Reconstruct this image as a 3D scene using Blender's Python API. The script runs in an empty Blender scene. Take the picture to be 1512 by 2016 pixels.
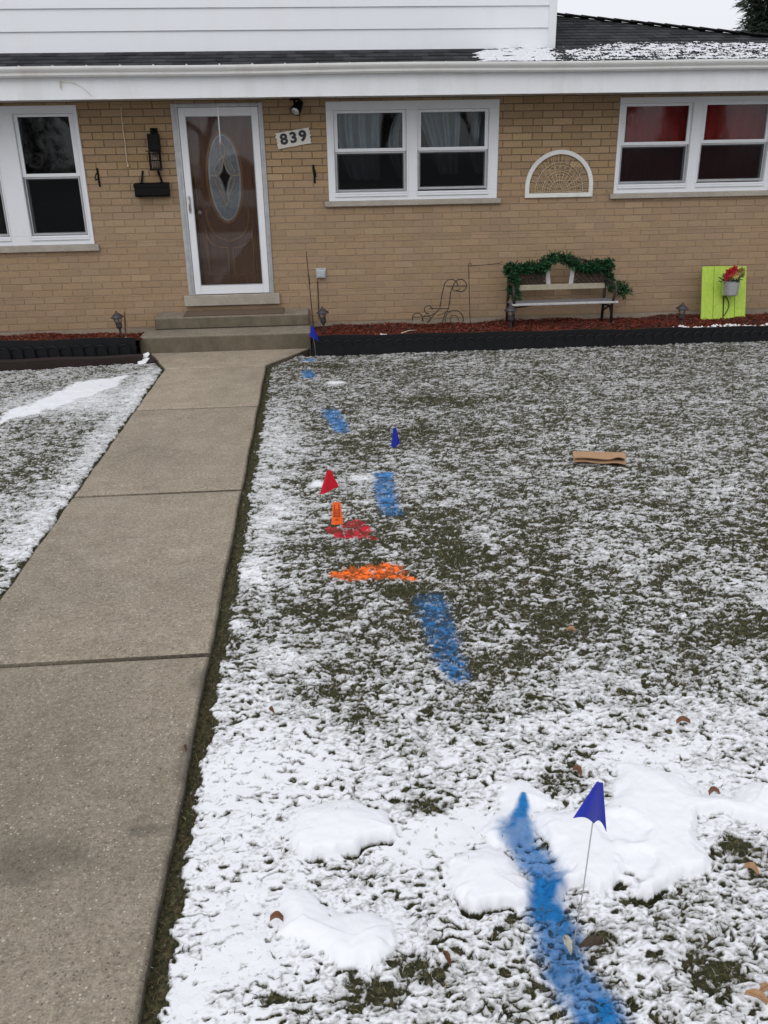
import bpy, math, random
import numpy as np
from mathutils import Vector, Matrix
random.seed(7); rng = np.random.default_rng(7)
S = bpy.context.scene
COL = S.collection
D2R = math.radians

# ------------------------------------------------------------------ camera, sky, light
FPX = 1709.56; PITCH, YAW, ROLL = 0.390227, 0.0728575, -0.0178575
CAM = np.array([-0.03929, -10.74062, 2.01956])
_F = np.array([math.sin(YAW)*math.cos(PITCH), math.cos(YAW)*math.cos(PITCH), -math.sin(PITCH)])
_r = np.array([math.cos(YAW), -math.sin(YAW), 0.0]); _u = np.cross(_r, _F)
_R = math.cos(ROLL)*_r + math.sin(ROLL)*_u; _U = -math.sin(ROLL)*_r + math.cos(ROLL)*_u
cd = bpy.data.cameras.new('camera'); cam = bpy.data.objects.new('camera', cd); COL.objects.link(cam)
cd.sensor_fit = 'VERTICAL'; cd.sensor_height = 36.0; cd.sensor_width = 27.0
cd.lens = 36.0*FPX/2016.0; cd.clip_start = 0.05; cd.clip_end = 2000
M = Matrix.Identity(4)
for i in range(3):
    M[i][0], M[i][1], M[i][2], M[i][3] = _R[i], _U[i], -_F[i], CAM[i]
cam.matrix_world = M
S.camera = cam

SUN_EL, SUN_AZ = 48.0, 205.0
w = bpy.data.worlds.new("World"); S.world = w; w.use_nodes = True
nt = w.node_tree; nt.nodes.clear()
sky = nt.nodes.new('ShaderNodeTexSky'); sky.sky_type = 'NISHITA'; sky.sun_disc = False
sky.sun_elevation = D2R(SUN_EL); sky.sun_rotation = D2R(SUN_AZ); sky.air_density = 1.0; sky.dust_density = 6.0; sky.ozone_density = 1.0
hs = nt.nodes.new('ShaderNodeHueSaturation'); hs.inputs['Saturation'].default_value = 0.22
bg = nt.nodes.new('ShaderNodeBackground'); bg.inputs['Strength'].default_value = 0.12
wo = nt.nodes.new('ShaderNodeOutputWorld')
cl = nt.nodes.new('ShaderNodeMixRGB'); cl.inputs[0].default_value = .75; cl.inputs[2].default_value = (8.6, 8.8, 9.35, 1)   # even cloud layer over the clear sky
nt.links.new(sky.outputs[0], hs.inputs['Color']); nt.links.new(hs.outputs[0], cl.inputs[1]); nt.links.new(cl.outputs[0], bg.inputs[0]); nt.links.new(bg.outputs[0], wo.inputs[0])
sd = bpy.data.lights.new('sun', 'SUN'); sd.energy = 0.6; sd.angle = D2R(60); sd.color = (1.0, 0.97, 0.93)
sun = bpy.data.objects.new('sun', sd); COL.objects.link(sun)
az = D2R(SUN_AZ); el = D2R(SUN_EL)
sdir = Vector((math.sin(az)*math.cos(el), math.cos(az)*math.cos(el), math.sin(el)))
sun.rotation_euler = sdir.to_track_quat('Z', 'Y').to_euler()
S.view_settings.view_transform = 'Standard'; S.view_settings.look = 'None'; S.view_settings.gamma = 1.0
S.view_settings.exposure = 0.0

# ------------------------------------------------------------------ measuring: photo pixel -> point on a real plane
SL = -0.019
def gz(y): return SL*(y+0.9)
def ray(px, py): return _F + _R*(px-756)/FPX - _U*(py-1008)/FPX
def wp(px, py, y=0.0):
    d = ray(px, py); t = (y-CAM[1])/d[1]; return Vector(CAM+t*d)
def gp(px, py, h=0.0):
    d = ray(px, py); t = (SL*(CAM[1]+.9)+h-CAM[2])/(d[2]-SL*d[1]); return Vector(CAM+t*d)
def ip(px, py, p0, n):
    d = ray(px, py); t = (np.dot(np.array(p0)-CAM, n))/np.dot(d, n); return Vector(CAM+t*d)

# ------------------------------------------------------------------ mesh helpers
class MB:
    def __init__(s): s.v = []; s.f = []; s.c = []
    def add(s, vs, fs, col=None):
        o = len(s.v); s.v += [tuple(v) for v in vs]; s.f += [tuple(i+o for i in f) for f in fs]
        if col is not None: s.c += [col]*len(vs)
        return s
    def box(s, a, b, col=None):
        (x0, y0, z0), (x1, y1, z1) = a, b
        vs = [(x0,y0,z0),(x1,y0,z0),(x1,y1,z0),(x0,y1,z0),(x0,y0,z1),(x1,y0,z1),(x1,y1,z1),(x0,y1,z1)]
        return s.add(vs, [(0,3,2,1),(4,5,6,7),(0,1,5,4),(1,2,6,5),(2,3,7,6),(3,0,4,7)], col)
    def bar(s, p, q, w, h, up=(0,0,1), col=None):
        p = Vector(p); q = Vector(q); d = (q-p).normalized(); sd_ = d.cross(Vector(up))
        if sd_.length < 1e-4: sd_ = d.cross(Vector((0,1,0)))
        sd_.normalize(); u = sd_.cross(d).normalized()
        vs = []
        for c in (p, q):
            for a, b in ((-1,-1),(1,-1),(1,1),(-1,1)): vs.append(c+sd_*a*w/2+u*b*h/2)
        return s.add(vs, [(3,2,1,0),(4,5,6,7),(0,1,5,4),(1,2,6,5),(2,3,7,6),(3,0,4,7)], col)
    def tube(s, pts, r, n=6, col=None):
        pts = [Vector(p) for p in pts]; rr = r if isinstance(r, (list, tuple)) else [r]*len(pts)
        ref = None; vs = []; fs = []
        for i, p in enumerate(pts):
            t = (pts[min(i+1, len(pts)-1)]-pts[max(i-1, 0)]).normalized()
            if ref is None: ref = t.orthogonal().normalized()
            a = (ref-t*ref.dot(t)); a = a.normalized() if a.length > 1e-6 else t.orthogonal().normalized(); ref = a; b = t.cross(a)
            for k in range(n):
                th = 2*math.pi*k/n; vs.append(p+(a*math.cos(th)+b*math.sin(th))*rr[i])
        m = len(pts)
        for i in range(m-1):
            for k in range(n):
                fs.append((i*n+k, i*n+(k+1)%n, (i+1)*n+(k+1)%n, (i+1)*n+k))
        fs.append(tuple(reversed(range(n)))); fs.append(tuple(range((m-1)*n, m*n)))
        return s.add(vs, fs, col)
    def lathe(s, prof, c=(0,0,0), n=20, col=None):
        vs = []; fs = []
        for r, z in prof:
            for k in range(n):
                th = 2*math.pi*k/n; vs.append((c[0]+r*math.cos(th), c[1]+r*math.sin(th), c[2]+z))
        for i in range(len(prof)-1):
            for k in range(n): fs.append((i*n+k, i*n+(k+1)%n, (i+1)*n+(k+1)%n, (i+1)*n+k))
        fs.append(tuple(reversed(range(n)))); fs.append(tuple(range((len(prof)-1)*n, len(prof)*n)))
        return s.add(vs, fs, col)
    def prism(s, poly, y0, y1, col=None):          # polygon in x,z extruded along y
        n = len(poly); vs = [(x, y0, z) for x, z in poly]+[(x, y1, z) for x, z in poly]
        fs = [tuple(range(n)), tuple(reversed(range(n, 2*n)))]+[(i, i+n, (i+1) % n+n, (i+1) % n) for i in range(n)]
        return s.add(vs, fs, col)
    def ring(s, a, b, t, y0, y1, tb=None, tt=None):  # rectangular frame in the x,z plane, butted members
        (x0, z0), (x1, z1) = a, b; tb = t if tb is None else tb; tt = t if tt is None else tt
        s.box((x0, y0, z0), (x0+t, y1, z1)); s.box((x1-t, y0, z0), (x1, y1, z1))
        s.box((x0+t, y0, z0), (x1-t, y1, z0+tb)); s.box((x0+t, y0, z1-tt), (x1-t, y1, z1)); return s
    def strip(s, A, B, col=None):                   # quads between two equal polylines
        n = len(A); return s.add(list(A)+list(B), [(i, i+1, n+i+1, n+i) for i in range(n-1)], col)
    def build(s, name, mat, parent=None, smooth=False, bevel=0.0, solid=0.0):
        me = bpy.data.meshes.new(name); me.from_pydata(s.v, [], s.f); me.update()
        if s.c:
            at = me.color_attributes.new('Col', 'FLOAT_COLOR', 'POINT')
            at.data.foreach_set('color', np.array([tuple(c)+(1,) if len(c) == 3 else c for c in s.c], dtype=np.float32).ravel())
        o = bpy.data.objects.new(name, me); COL.objects.link(o)
        if mat: me.materials.append(mat)
        if smooth: me.polygons.foreach_set('use_smooth', [True]*len(me.polygons))
        if parent is not None: o.parent = parent
        if solid:
            m = o.modifiers.new('solid', 'SOLIDIFY'); m.thickness = solid; m.offset = 0
        if bevel:
            m = o.modifiers.new('bevel', 'BEVEL'); m.width = bevel; m.segments = 2; m.limit_method = 'ANGLE'; m.angle_limit = D2R(40)
        return o

def np_mesh(name, V, Q, mat, parent=None, smooth=True, cols=None, floats=None, tris=None):
    me = bpy.data.meshes.new(name)
    nq = 0 if Q is None else len(Q); ntr = 0 if tris is None else len(tris)
    me.vertices.add(len(V)); me.vertices.foreach_set('co', np.ascontiguousarray(V, dtype=np.float32).ravel())
    loops = np.concatenate(([Q.ravel()] if nq else [])+([tris.ravel()] if ntr else [])).astype(np.int32)
    me.loops.add(len(loops)); me.loops.foreach_set('vertex_index', loops)
    me.polygons.add(nq+ntr)
    st = np.concatenate([np.arange(nq)*4, nq*4+np.arange(ntr)*3]).astype(np.int32)
    me.polygons.foreach_set('loop_start', st)
    if smooth: me.polygons.foreach_set('use_smooth', np.ones(nq+ntr, dtype=bool))
    me.update(calc_edges=True)
    for k, a in (cols or {}).items():
        at = me.color_attributes.new(k, 'FLOAT_COLOR', 'POINT'); at.data.foreach_set('color', np.ascontiguousarray(a, dtype=np.float32).ravel())
    for k, a in (floats or {}).items():
        at = me.attributes.new(k, 'FLOAT', 'POINT'); at.data.foreach_set('value', np.ascontiguousarray(a, dtype=np.float32))
    me.validate()
    me.materials.append(mat)
    o = bpy.data.objects.new(name, me); COL.objects.link(o)
    if parent is not None: o.parent = parent
    return o

def tag(o, label=None, cat=None, group=None, kind=None):
    if label: o['label'] = label
    if cat: o['category'] = cat
    if group: o['group'] = group
    if kind: o['kind'] = kind
    return o
def thing(name, label, cat, loc=(0,0,0), rz=0.0, group=None):
    o = bpy.data.objects.new(name, None); COL.objects.link(o); o.location = loc; o.rotation_euler = (0, 0, rz)
    o.empty_display_size = 0.1
    return tag(o, label, cat, group)
def kids(o): return [c for c in bpy.data.objects if c.parent == o]
def copy_tree(o, parent=None):
    c = o.copy(); COL.objects.link(c); c.parent = parent
    for ch in kids(o): copy_tree(ch, c)
    return c

# ------------------------------------------------------------------ numpy noise
def _h(ix, iy, seed):
    h = (ix.astype(np.int64)*374761393 + iy.astype(np.int64)*668265263 + seed*1274126177) & 0xffffffff
    h = ((h ^ (h >> 13))*1274126177) & 0xffffffff
    return ((h ^ (h >> 16)) & 0xffff)/65535.0
def vnoise(x, y, seed=0):
    ix = np.floor(x); iy = np.floor(y); fx = x-ix; fy = y-iy
    fx = fx*fx*fx*(fx*(fx*6-15)+10); fy = fy*fy*fy*(fy*(fy*6-15)+10)
    a = _h(ix, iy, seed); b = _h(ix+1, iy, seed); c = _h(ix, iy+1, seed); d = _h(ix+1, iy+1, seed)
    return a*(1-fx)*(1-fy)+b*fx*(1-fy)+c*(1-fx)*fy+d*fx*fy
def rotn(x, y, k, seed):
    c, s_ = math.cos(seed*1.3+.4), math.sin(seed*1.3+.4)
    return vnoise((x*c-y*s_)*k, (x*s_+y*c)*k, seed)
def fbm(x, y, k, oct=3, seed=0, gain=.5):
    t = 0; a = 1; n = 0
    for i in range(oct):
        t = t+a*rotn(x, y, k*2**i, seed+i*11); n += a; a *= gain
    return t/n
def sstep(a, b, x):
    t = np.clip((x-a)/(b-a), 0, 1); return t*t*(3-2*t)

# ------------------------------------------------------------------ materials
class N:
    def __init__(s, name):
        s.m = bpy.data.materials.new(name); s.m.use_nodes = True; s.t = s.m.node_tree; s.t.nodes.clear()
        s.out = s.t.nodes.new('ShaderNodeOutputMaterial')
    def n(s, typ, **kw):
        nd = s.t.nodes.new('ShaderNode'+typ)
        for k, v in kw.items(): setattr(nd, k, v)
        return nd
    def l(s, a, b): s.t.links.new(a, b)
    def coord(s, sc=(1,1,1)):
        tc = s.n('TexCoord'); mp = s.n('Mapping'); mp.inputs['Scale'].default_value = sc; s.l(tc.outputs['Object'], mp.inputs[0]); return mp.outputs[0]
    def noise(s, sc, det=4, rough=.6, vec=None):
        t = s.n('TexNoise'); t.inputs['Scale'].default_value = sc; t.inputs['Detail'].default_value = det; t.inputs['Roughness'].default_value = rough
        s.l(vec if vec is not None else s.coord(), t.inputs['Vector']); return t.outputs['Fac']
    def ramp(s, fac, stops):
        r = s.n('ValToRGB'); e = r.color_ramp.elements
        while len(e) < len(stops): e.new(.5)
        for el_, (p, c) in zip(e, stops): el_.position = p; el_.color = (c[0], c[1], c[2], 1) if hasattr(c, '__len__') else (c, c, c, 1)
        s.l(fac, r.inputs[0]); return r.outputs[0]
    def mix(s, fac, a, b, mode='MIX'):
        m = s.n('MixRGB', blend_type=mode)
        for i, v in zip((0, 1, 2), (fac, a, b)):
            if hasattr(v, 'is_linked'): s.l(v, m.inputs[i])
            elif i == 0: m.inputs[0].default_value = v
            else: m.inputs[i].default_value = (v[0], v[1], v[2], 1)
        return m.outputs[0]
    def math(s, op, a, b=None, clamp=False):
        m = s.n('Math', operation=op, use_clamp=clamp)
        for i, v in enumerate((a, b)):
            if v is None: continue
            if hasattr(v, 'is_linked'): s.l(v, m.inputs[i])
            else: m.inputs[i].default_value = v
        return m.outputs[0]
    def attr(s, name): a = s.n('Attribute', attribute_name=name); return a
    def bump(s, h, strength=.3, dist=.01):
        b = s.n('Bump'); b.inputs['Strength'].default_value = strength; b.inputs['Distance'].default_value = dist; s.l(h, b.inputs['Height']); return b.outputs[0]
    def pbr(s, col, rough=.6, metal=0.0, normal=None, spec=.5, **kw):
        p = s.n('BsdfPrincipled')
        if hasattr(col, 'is_linked'): s.l(col, p.inputs['Base Color'])
        else: p.inputs['Base Color'].default_value = (*col, 1)
        if hasattr(rough, 'is_linked'): s.l(rough, p.inputs['Roughness'])
        else: p.inputs['Roughness'].default_value = rough
        p.inputs['Metallic'].default_value = metal; p.inputs['Specular IOR Level'].default_value = spec
        for k, v in kw.items(): p.inputs[k].default_value = v
        if normal is not None: s.l(normal, p.inputs['Normal'])
        s.l(p.outputs[0], s.out.inputs[0]); return s.m
def simple(name, col, rough=.6, metal=0.0, var=.25, sc=25, bump=.15, spec=.5, dist=.004):
    m = N(name); f = m.noise(sc, 5, .65)
    c = m.ramp(f, [(.25, [v*(1-var) for v in col]), (.75, [min(1, v*(1+var)) for v in col])])
    return m.pbr(c, rough, metal, m.bump(m.noise(sc*3, 3), bump, dist) if bump else None, spec)

def mat_brick():
    m = N('tan_brick'); a = m.attr('Col')
    f = m.noise(45, 6, .7); g = m.noise(1.2, 4, .6)
    c = m.mix(.55, a.outputs[0], m.ramp(f, [(.25, .55), (.5, .95), (.8, 1.25)]), 'MULTIPLY')
    c = m.mix(.35, c, m.ramp(g, [(.3, (.82, .85, .92)), (.7, (1.08, 1.02, .95))]), 'MULTIPLY')
    pores = m.noise(160, 2, .5)
    return m.pbr(c, .88, 0, m.bump(m.math('ADD', f, m.math('MULTIPLY', pores, .6)), .5, .004), .25)
def mat_mortar():
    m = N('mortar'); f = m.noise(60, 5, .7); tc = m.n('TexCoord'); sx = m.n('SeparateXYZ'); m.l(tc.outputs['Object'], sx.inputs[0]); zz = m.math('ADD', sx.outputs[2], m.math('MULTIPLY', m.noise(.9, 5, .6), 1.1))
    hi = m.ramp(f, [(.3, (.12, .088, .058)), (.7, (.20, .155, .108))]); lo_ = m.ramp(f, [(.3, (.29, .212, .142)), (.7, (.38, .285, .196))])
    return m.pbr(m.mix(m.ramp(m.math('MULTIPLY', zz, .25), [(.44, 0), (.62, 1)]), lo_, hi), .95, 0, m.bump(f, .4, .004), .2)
def mat_white(name, col=(.76, .78, .80), dirt=.12, rough=.45, streak=True):
    m = N(name); v = m.coord((1.2, 1.2, .35) if streak else (1, 1, 1))
    f = m.noise(3.5, 7, .65, v); g = m.noise(24, 5, .7, m.coord((.35, 1, 2.5)))
    c = m.mix(m.math('MULTIPLY', m.ramp(f, [(.48, 0), (.75, 1)]), dirt*2), col, (.50, .47, .42))
    c = m.mix(m.math('MULTIPLY', m.ramp(g, [(.5, 0), (.8, 1)]), dirt*1.2), c, (.55, .52, .48))
    return m.pbr(c, rough, 0, m.bump(g, .06, .003), .4)
def mat_concrete(name, a, b, peb=True, stain=.5, green=0.0, slab=False, marks=(), riser=False):
    m = N(name); big = m.noise(.9, 5, .6); mid = m.noise(7, 6, .65); fine = m.noise(170, 4, .7)
    c = m.ramp(mid, [(.3, a), (.7, b)])
    c = m.mix(stain, c, m.ramp(big, [(.35, .62), (.55, .95), (.7, 1.1)]), 'MULTIPLY')
    c = m.mix(.6, c, m.ramp(fine, [(.3, .45), (.5, .95), (.70, 1.50)]), 'MULTIPLY')
    if peb:
        vo = m.n('TexVoronoi', feature='F1'); vo.inputs['Scale'].default_value = 105; vo.inputs['Randomness'].default_value = 1; m.l(m.coord(), vo.inputs['Vector'])
        sep = m.n('SeparateColor'); m.l(vo.outputs['Color'], sep.inputs[0])
        pm = m.math('MULTIPLY', m.math('LESS_THAN', vo.outputs['Distance'], .36), m.math('GREATER_THAN', sep.outputs[0], .66))
        pc = m.ramp(sep.outputs[1], [(0, (.11, .09, .07)), (.45, (.26, .21, .16)), (.7, (.40, .36, .30)), (1, (.58, .55, .49))])
        c = m.mix(m.math('MULTIPLY', pm, .85), c, pc); gr2 = m.noise(55, 5, .75); c = m.mix(.7, c, m.ramp(gr2, [(.32, .55), (.5, 1.0), (.68, 1.4)]), 'MULTIPLY')
        vo2 = m.n('TexVoronoi', feature='F1'); vo2.inputs['Scale'].default_value = 60; m.l(m.coord(), vo2.inputs['Vector'])
        sp2 = m.n('SeparateColor'); m.l(vo2.outputs['Color'], sp2.inputs[0])
        pit = m.math('MULTIPLY', m.math('LESS_THAN', vo2.outputs['Distance'], .22), m.math('GREATER_THAN', sp2.outputs[0], .72))
        c = m.mix(m.math('MULTIPLY', pit, m.math('MULTIPLY', m.noise(20, 3), .7)), c, (.06, .05, .042))
        h = m.math('ADD', fine, m.math('SUBTRACT', m.math('MULTIPLY', pm, .35), m.math('MULTIPLY', pit, .5)))
    else: h = fine
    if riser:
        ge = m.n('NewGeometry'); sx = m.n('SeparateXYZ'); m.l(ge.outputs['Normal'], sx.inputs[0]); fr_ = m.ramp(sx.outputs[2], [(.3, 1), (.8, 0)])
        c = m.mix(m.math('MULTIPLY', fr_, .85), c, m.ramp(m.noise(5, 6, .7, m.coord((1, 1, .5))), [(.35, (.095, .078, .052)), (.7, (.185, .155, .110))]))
    if slab: c = m.mix(1.0, c, m.attr('Col').outputs[0], 'MULTIPLY')
    for (x, y, rx, ry) in marks:
        mp = m.n('Mapping', vector_type='TEXTURE'); mp.inputs['Location'].default_value = (x, y, 0); mp.inputs['Scale'].default_value = (rx, ry, 50); tc = m.n('TexCoord'); m.l(tc.outputs['Object'], mp.inputs[0])
        ln = m.n('VectorMath', operation='LENGTH'); m.l(mp.outputs[0], ln.inputs[0]); q = m.math('ADD', ln.outputs['Value'], m.math('MULTIPLY', m.math('SUBTRACT', m.noise(9, 5, .7), .5), 1.6))
        c = m.mix(m.ramp(q, [(.35, .42), (1.0, 0)]), c, (.06, .055, .05))
    if green:
        gm = m.ramp(m.noise(3.3, 7, .7), [(.45, 0), (.7, 1)]); c = m.mix(m.math('MULTIPLY', gm, green), c, (.09, .083, .055))
    return m.pbr(c, .93, 0, m.bump(h, .8, .006), .2)
def mat_glass(name, ior=1.6, tint=(1, 1, 1), wav=.0):
    m = N(name); fr = m.n('Fresnel'); fr.inputs[0].default_value = ior
    tr = m.n('BsdfTransparent'); tr.inputs[0].default_value = (*tint, 1); gl = m.n('BsdfGlossy'); gl.inputs['Roughness'].default_value = .03
    b = m.bump(m.noise(2.5, 2), wav, .02) if wav else None
    if b is not None: m.l(b, gl.inputs['Normal'])
    mx = m.n('MixShader'); m.l(fr.outputs[0], mx.inputs[0]); m.l(tr.outputs[0], mx.inputs[1]); m.l(gl.outputs[0], mx.inputs[2]); m.l(mx.outputs[0], m.out.inputs[0]); return m.m
def mat_screen():
    m = N('insect_screen'); d = m.n('BsdfDiffuse'); d.inputs[0].default_value = (.015, .016, .018, 1); tr = m.n('BsdfTransparent')
    mx = m.n('MixShader'); mx.inputs[0].default_value = .45; m.l(tr.outputs[0], mx.inputs[1]); m.l(d.outputs[0], mx.inputs[2]); m.l(mx.outputs[0], m.out.inputs[0]); return m.m
def mat_ground(name='lawn_surface'):
    m = N(name)
    cov = m.attr('cov').outputs['Fac']; pa = m.attr('paint'); thick = m.attr('thick').outputs['Fac']
    n1 = m.noise(85, 4, .7, m.coord((1, 1, .3))); n2 = m.noise(300, 3, .6)
    f = m.math('ADD', cov, m.math('MULTIPLY', m.math('SUBTRACT', n1, .5), .55)); f = m.math('ADD', f, m.math('MULTIPLY', m.math('SUBTRACT', n2, .5), .3))
    f = m.math('ADD', f, thick)
    fac = m.ramp(f, [(.44, 0), (.56, 1)])
    gr = m.ramp(m.noise(60, 6, .75), [(.34, (.009, .010, .005)), (.5, (.034, .034, .015)), (.62, (.088, .080, .038)), (.76, (.21, .18, .11))])
    gr = m.mix(m.ramp(m.noise(5, 4), [(.45, 0), (.7, .7)]), gr, m.ramp(m.noise(75, 5, .7), [(.4, (.009, .011, .003)), (.72, (.058, .060, .016))]))
    thin = m.ramp(m.math('ADD', f, m.math('MULTIPLY', m.math('SUBTRACT', m.noise(140, 3), .35), .3)), [(.48, (.19, .18, .150)), (.60, (.39, .39, .385)), (.76, (.60, .605, .615)), (.94, (.80, .81, .84))])
    c = m.mix(fac, gr, thin)
    pal = m.math('MULTIPLY', pa.outputs['Alpha'], m.math('ADD', m.math('MULTIPLY', fac, .62), .38))
    c = m.mix(pal, c, m.mix(.8, pa.outputs[0], m.ramp(n1, [(.3, .6), (.7, 1.25)]), 'MULTIPLY'))
    bp = m.n('Bump'); bp.inputs['Distance'].default_value = .005; m.l(m.math('ADD', n1, n2), bp.inputs['Height']); m.l(m.ramp(thick, [(0, .40), (.25, .10)]), bp.inputs['Strength'])
    return m.pbr(c, .85, 0, bp.outputs[0], .2)
def mat_attr(name, rough=.8, spec=.2, trans=0.0):
    m = N(name); a = m.attr('Col'); f = m.noise(30, 4); return m.pbr(m.mix(.4, a.outputs[0], m.ramp(f, [(.3, .7), (.7, 1.2)]), 'MULTIPLY'), rough, 0, None, spec)
def mat_snow():
    m = N('snow'); f = m.noise(35, 6, .6); g = m.noise(220, 3, .6); return m.pbr(m.ramp(f, [(.3, (.76, .77, .80)), (.7, (.82, .83, .85))]), .8, 0, m.bump(m.math('ADD', f, g), .25, .005), .2)
def mat_roof():
    m = N('roof_shingle'); v = m.coord()
    bt = m.n('TexBrick'); bt.offset = .5; bt.inputs['Scale'].default_value = 1; bt.inputs['Brick Width'].default_value = .17; bt.inputs['Row Height'].default_value = .14
    bt.inputs['Mortar Size'].default_value = .006; bt.inputs['Color1'].default_value = (.026, .027, .030, 1); bt.inputs['Color2'].default_value = (.047, .048, .052, 1); bt.inputs['Mortar'].default_value = (.008, .008, .009, 1)
    m.l(v, bt.inputs['Vector']); f = m.noise(220, 4, .7)
    c = m.mix(.7, bt.outputs[0], m.ramp(f, [(.3, .5), (.7, 1.6)]), 'MULTIPLY')
    return m.pbr(c, .95, 0, m.bump(m.math('ADD', m.math('MULTIPLY', bt.outputs['Fac'], -1.0), f), .5, .01), .15)
def mat_wood(name, a, b, sc=(3, 60, 60), rough=.5, bump=.2):
    m = N(name); v = m.coord(sc); f = m.noise(1.0, 7, .65, v); g = m.noise(30, 4)
    c = m.mix(.4, m.ramp(f, [(.3, a), (.7, b)]), m.ramp(g, [(.3, .7), (.7, 1.2)]), 'MULTIPLY'); return m.pbr(c, rough, 0, m.bump(f, bump, .004), .4)

MT = dict(brick=mat_brick(), mortar=mat_mortar(), trim=mat_white('white_trim', (.74, .76, .79), .07), siding=mat_white('white_siding', (.76, .78, .815), .05),
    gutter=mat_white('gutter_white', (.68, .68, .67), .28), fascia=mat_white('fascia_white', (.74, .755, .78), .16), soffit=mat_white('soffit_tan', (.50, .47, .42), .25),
    stone=mat_concrete('limestone', (.36, .32, .27), (.46, .42, .36), False, .3), found=mat_concrete('foundation_concrete', (.27, .22, .165), (.36, .30, .235), False, .4),
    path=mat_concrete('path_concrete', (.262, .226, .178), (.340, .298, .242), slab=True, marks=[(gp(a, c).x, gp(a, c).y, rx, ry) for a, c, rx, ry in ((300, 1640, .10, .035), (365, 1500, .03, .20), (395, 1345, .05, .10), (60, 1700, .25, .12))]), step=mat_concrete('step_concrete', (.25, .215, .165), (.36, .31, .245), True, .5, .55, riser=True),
    joint=simple('joint_dirt', (.035, .028, .02), .95), glass=mat_glass('window_glass', 1.40, (.92, .94, .94), .03), dglass=mat_glass('door_glass', 1.46, (.93, .91, .91), .02), screen=mat_screen(),
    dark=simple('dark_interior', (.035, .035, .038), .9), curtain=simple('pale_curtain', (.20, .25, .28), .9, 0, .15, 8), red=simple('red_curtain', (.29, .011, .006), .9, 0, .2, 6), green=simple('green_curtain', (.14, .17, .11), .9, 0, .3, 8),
    alum=simple('weathered_aluminium', (.42, .43, .44), .45, .35, .2, 14, .1), steel=simple('brushed_steel', (.55, .55, .54), .3, 1.0, .15, 40, .05), roof=mat_roof(), snow=mat_snow(),
    door=mat_wood('front_door_wood', (.070, .030, .011), (.165, .080, .032), (40, 40, 2.5), .35), mould=mat_wood('door_moulding', (.20, .105, .042), (.36, .20, .085), (40, 40, 4), .35), oval=None,
    black=simple('black_metal', (.004, .004, .0045), .6, 0, .3, 30, .1, .15), iron=simple('dark_iron', (.03, .024, .02), .6, .3, .4, 40, .2), plastic=simple('black_edging_plastic', (.0055, .006, .0075), .5, 0, .5, 18, .15, .28),
    brown=simple('brown_board', (.018, .009, .0075), .9, 0, .35, 20), mat=simple('brown_doormat', (.115, .078, .05), .95, 0, .25, 70, .4), mulch=mat_attr('red_mulch', .9), soil=simple('bed_soil', (.05, .022, .016), .95, 0, .4, 40, .5, .3, .01),
    ground=mat_ground(), grass=mat_attr('grass_blades', .75, .15), lime=mat_wood('lime_painted_wood', (.33, .49, .050), (.44, .61, .080), (50, 50, 3), .6, .35), tin=simple('galvanised_tin', (.62, .63, .65), .35, .85, .15, 30, .05),
    petalr=simple('red_petal', (.42, .012, .022), .7), petaly=simple('yellow_petal', (.62, .45, .15), .7), petalo=simple('olive_bloom', (.26, .22, .06), .7), leaf=simple('dark_leaf', (.012, .035, .016), .6), garland=mat_attr('garland_needles', .7),
    cream=mat_wood('cream_wood', (.33, .29, .21), (.44, .39, .30), (3, 60, 60), .6), seat=simple('grey_seat_slat', (.16, .155, .165), .5, .1, .25, 30), slat=simple('white_slat', (.44, .44, .45), .6), lattice=simple('brown_iron_lattice', (.05, .032, .022), .6, .3, .3, 30),
    bluef=simple('blue_flag_plastic', (.002, .016, .36), .42, 0, .12, 60, .05), redf=simple('red_flag_plastic', (.56, .004, .018), .45, 0, .12, 60, .05), orangef=simple('orange_flag_plastic', (.92, .13, .012), .5, 0, .08, 60, .03),
    ink=simple('brown_ink', (.20, .035, .012), .7, 0, .1), wire=simple('pale_wire', (.45, .45, .46), .35, .5, .1), card=mat_wood('cardboard', (.34, .20, .11), (.45, .28, .165), (4, 50, 50), .9, .1), cardin=simple('cardboard_inner', (.07, .045, .03), .9),
    plaque=simple('cream_plaque', (.66, .63, .57), .6, 0, .12, 30), num=simple('black_numerals', (.014, .014, .02), .5, 0, .2), grey=simple('grey_cover', (.42, .44, .46), .25, 0, .15, 20), lens=simple('flood_lens', (.55, .56, .56), .1, .6),
    cord=simple('cream_cord', (.55, .46, .34), .7), lamp=simple('lamp_glass', (.26, .22, .18), .25), lampm=simple('path_light_metal', (.05, .045, .048), .5, .35, .3, 40), bark=simple('bark', (.06, .045, .035), .9, 0, .4, 20, .6, .2, .02), spruce=mat_attr('spruce_needles', .85),
    deadleaf=simple('dead_leaf', (.17, .075, .035), .8, 0, .4, 60), paleleaf=simple('pale_leaf', (.46, .44, .37), .8, 0, .2, 60), half=mat_white('chipped_white_paint', (.72, .73, .70), .35, .6, False), wiregold=simple('dull_wire', (.50, .41, .28), .55, .3),
    frost=simple('frosted_ring', (.36, .39, .40), .35, 0, .35, 9), came=simple('lead_came', (.52, .47, .39), .5, .1))
def mat_oval():
    m = N('textured_oval_glass'); f = m.noise(22, 5, .7); c = m.ramp(f, [(.3, (.10, .14, .155)), (.7, (.28, .345, .37))]); return m.pbr(c, .18, 0, m.bump(m.noise(60, 3), .5, .006), .6)
MT['oval'] = mat_oval()

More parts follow.
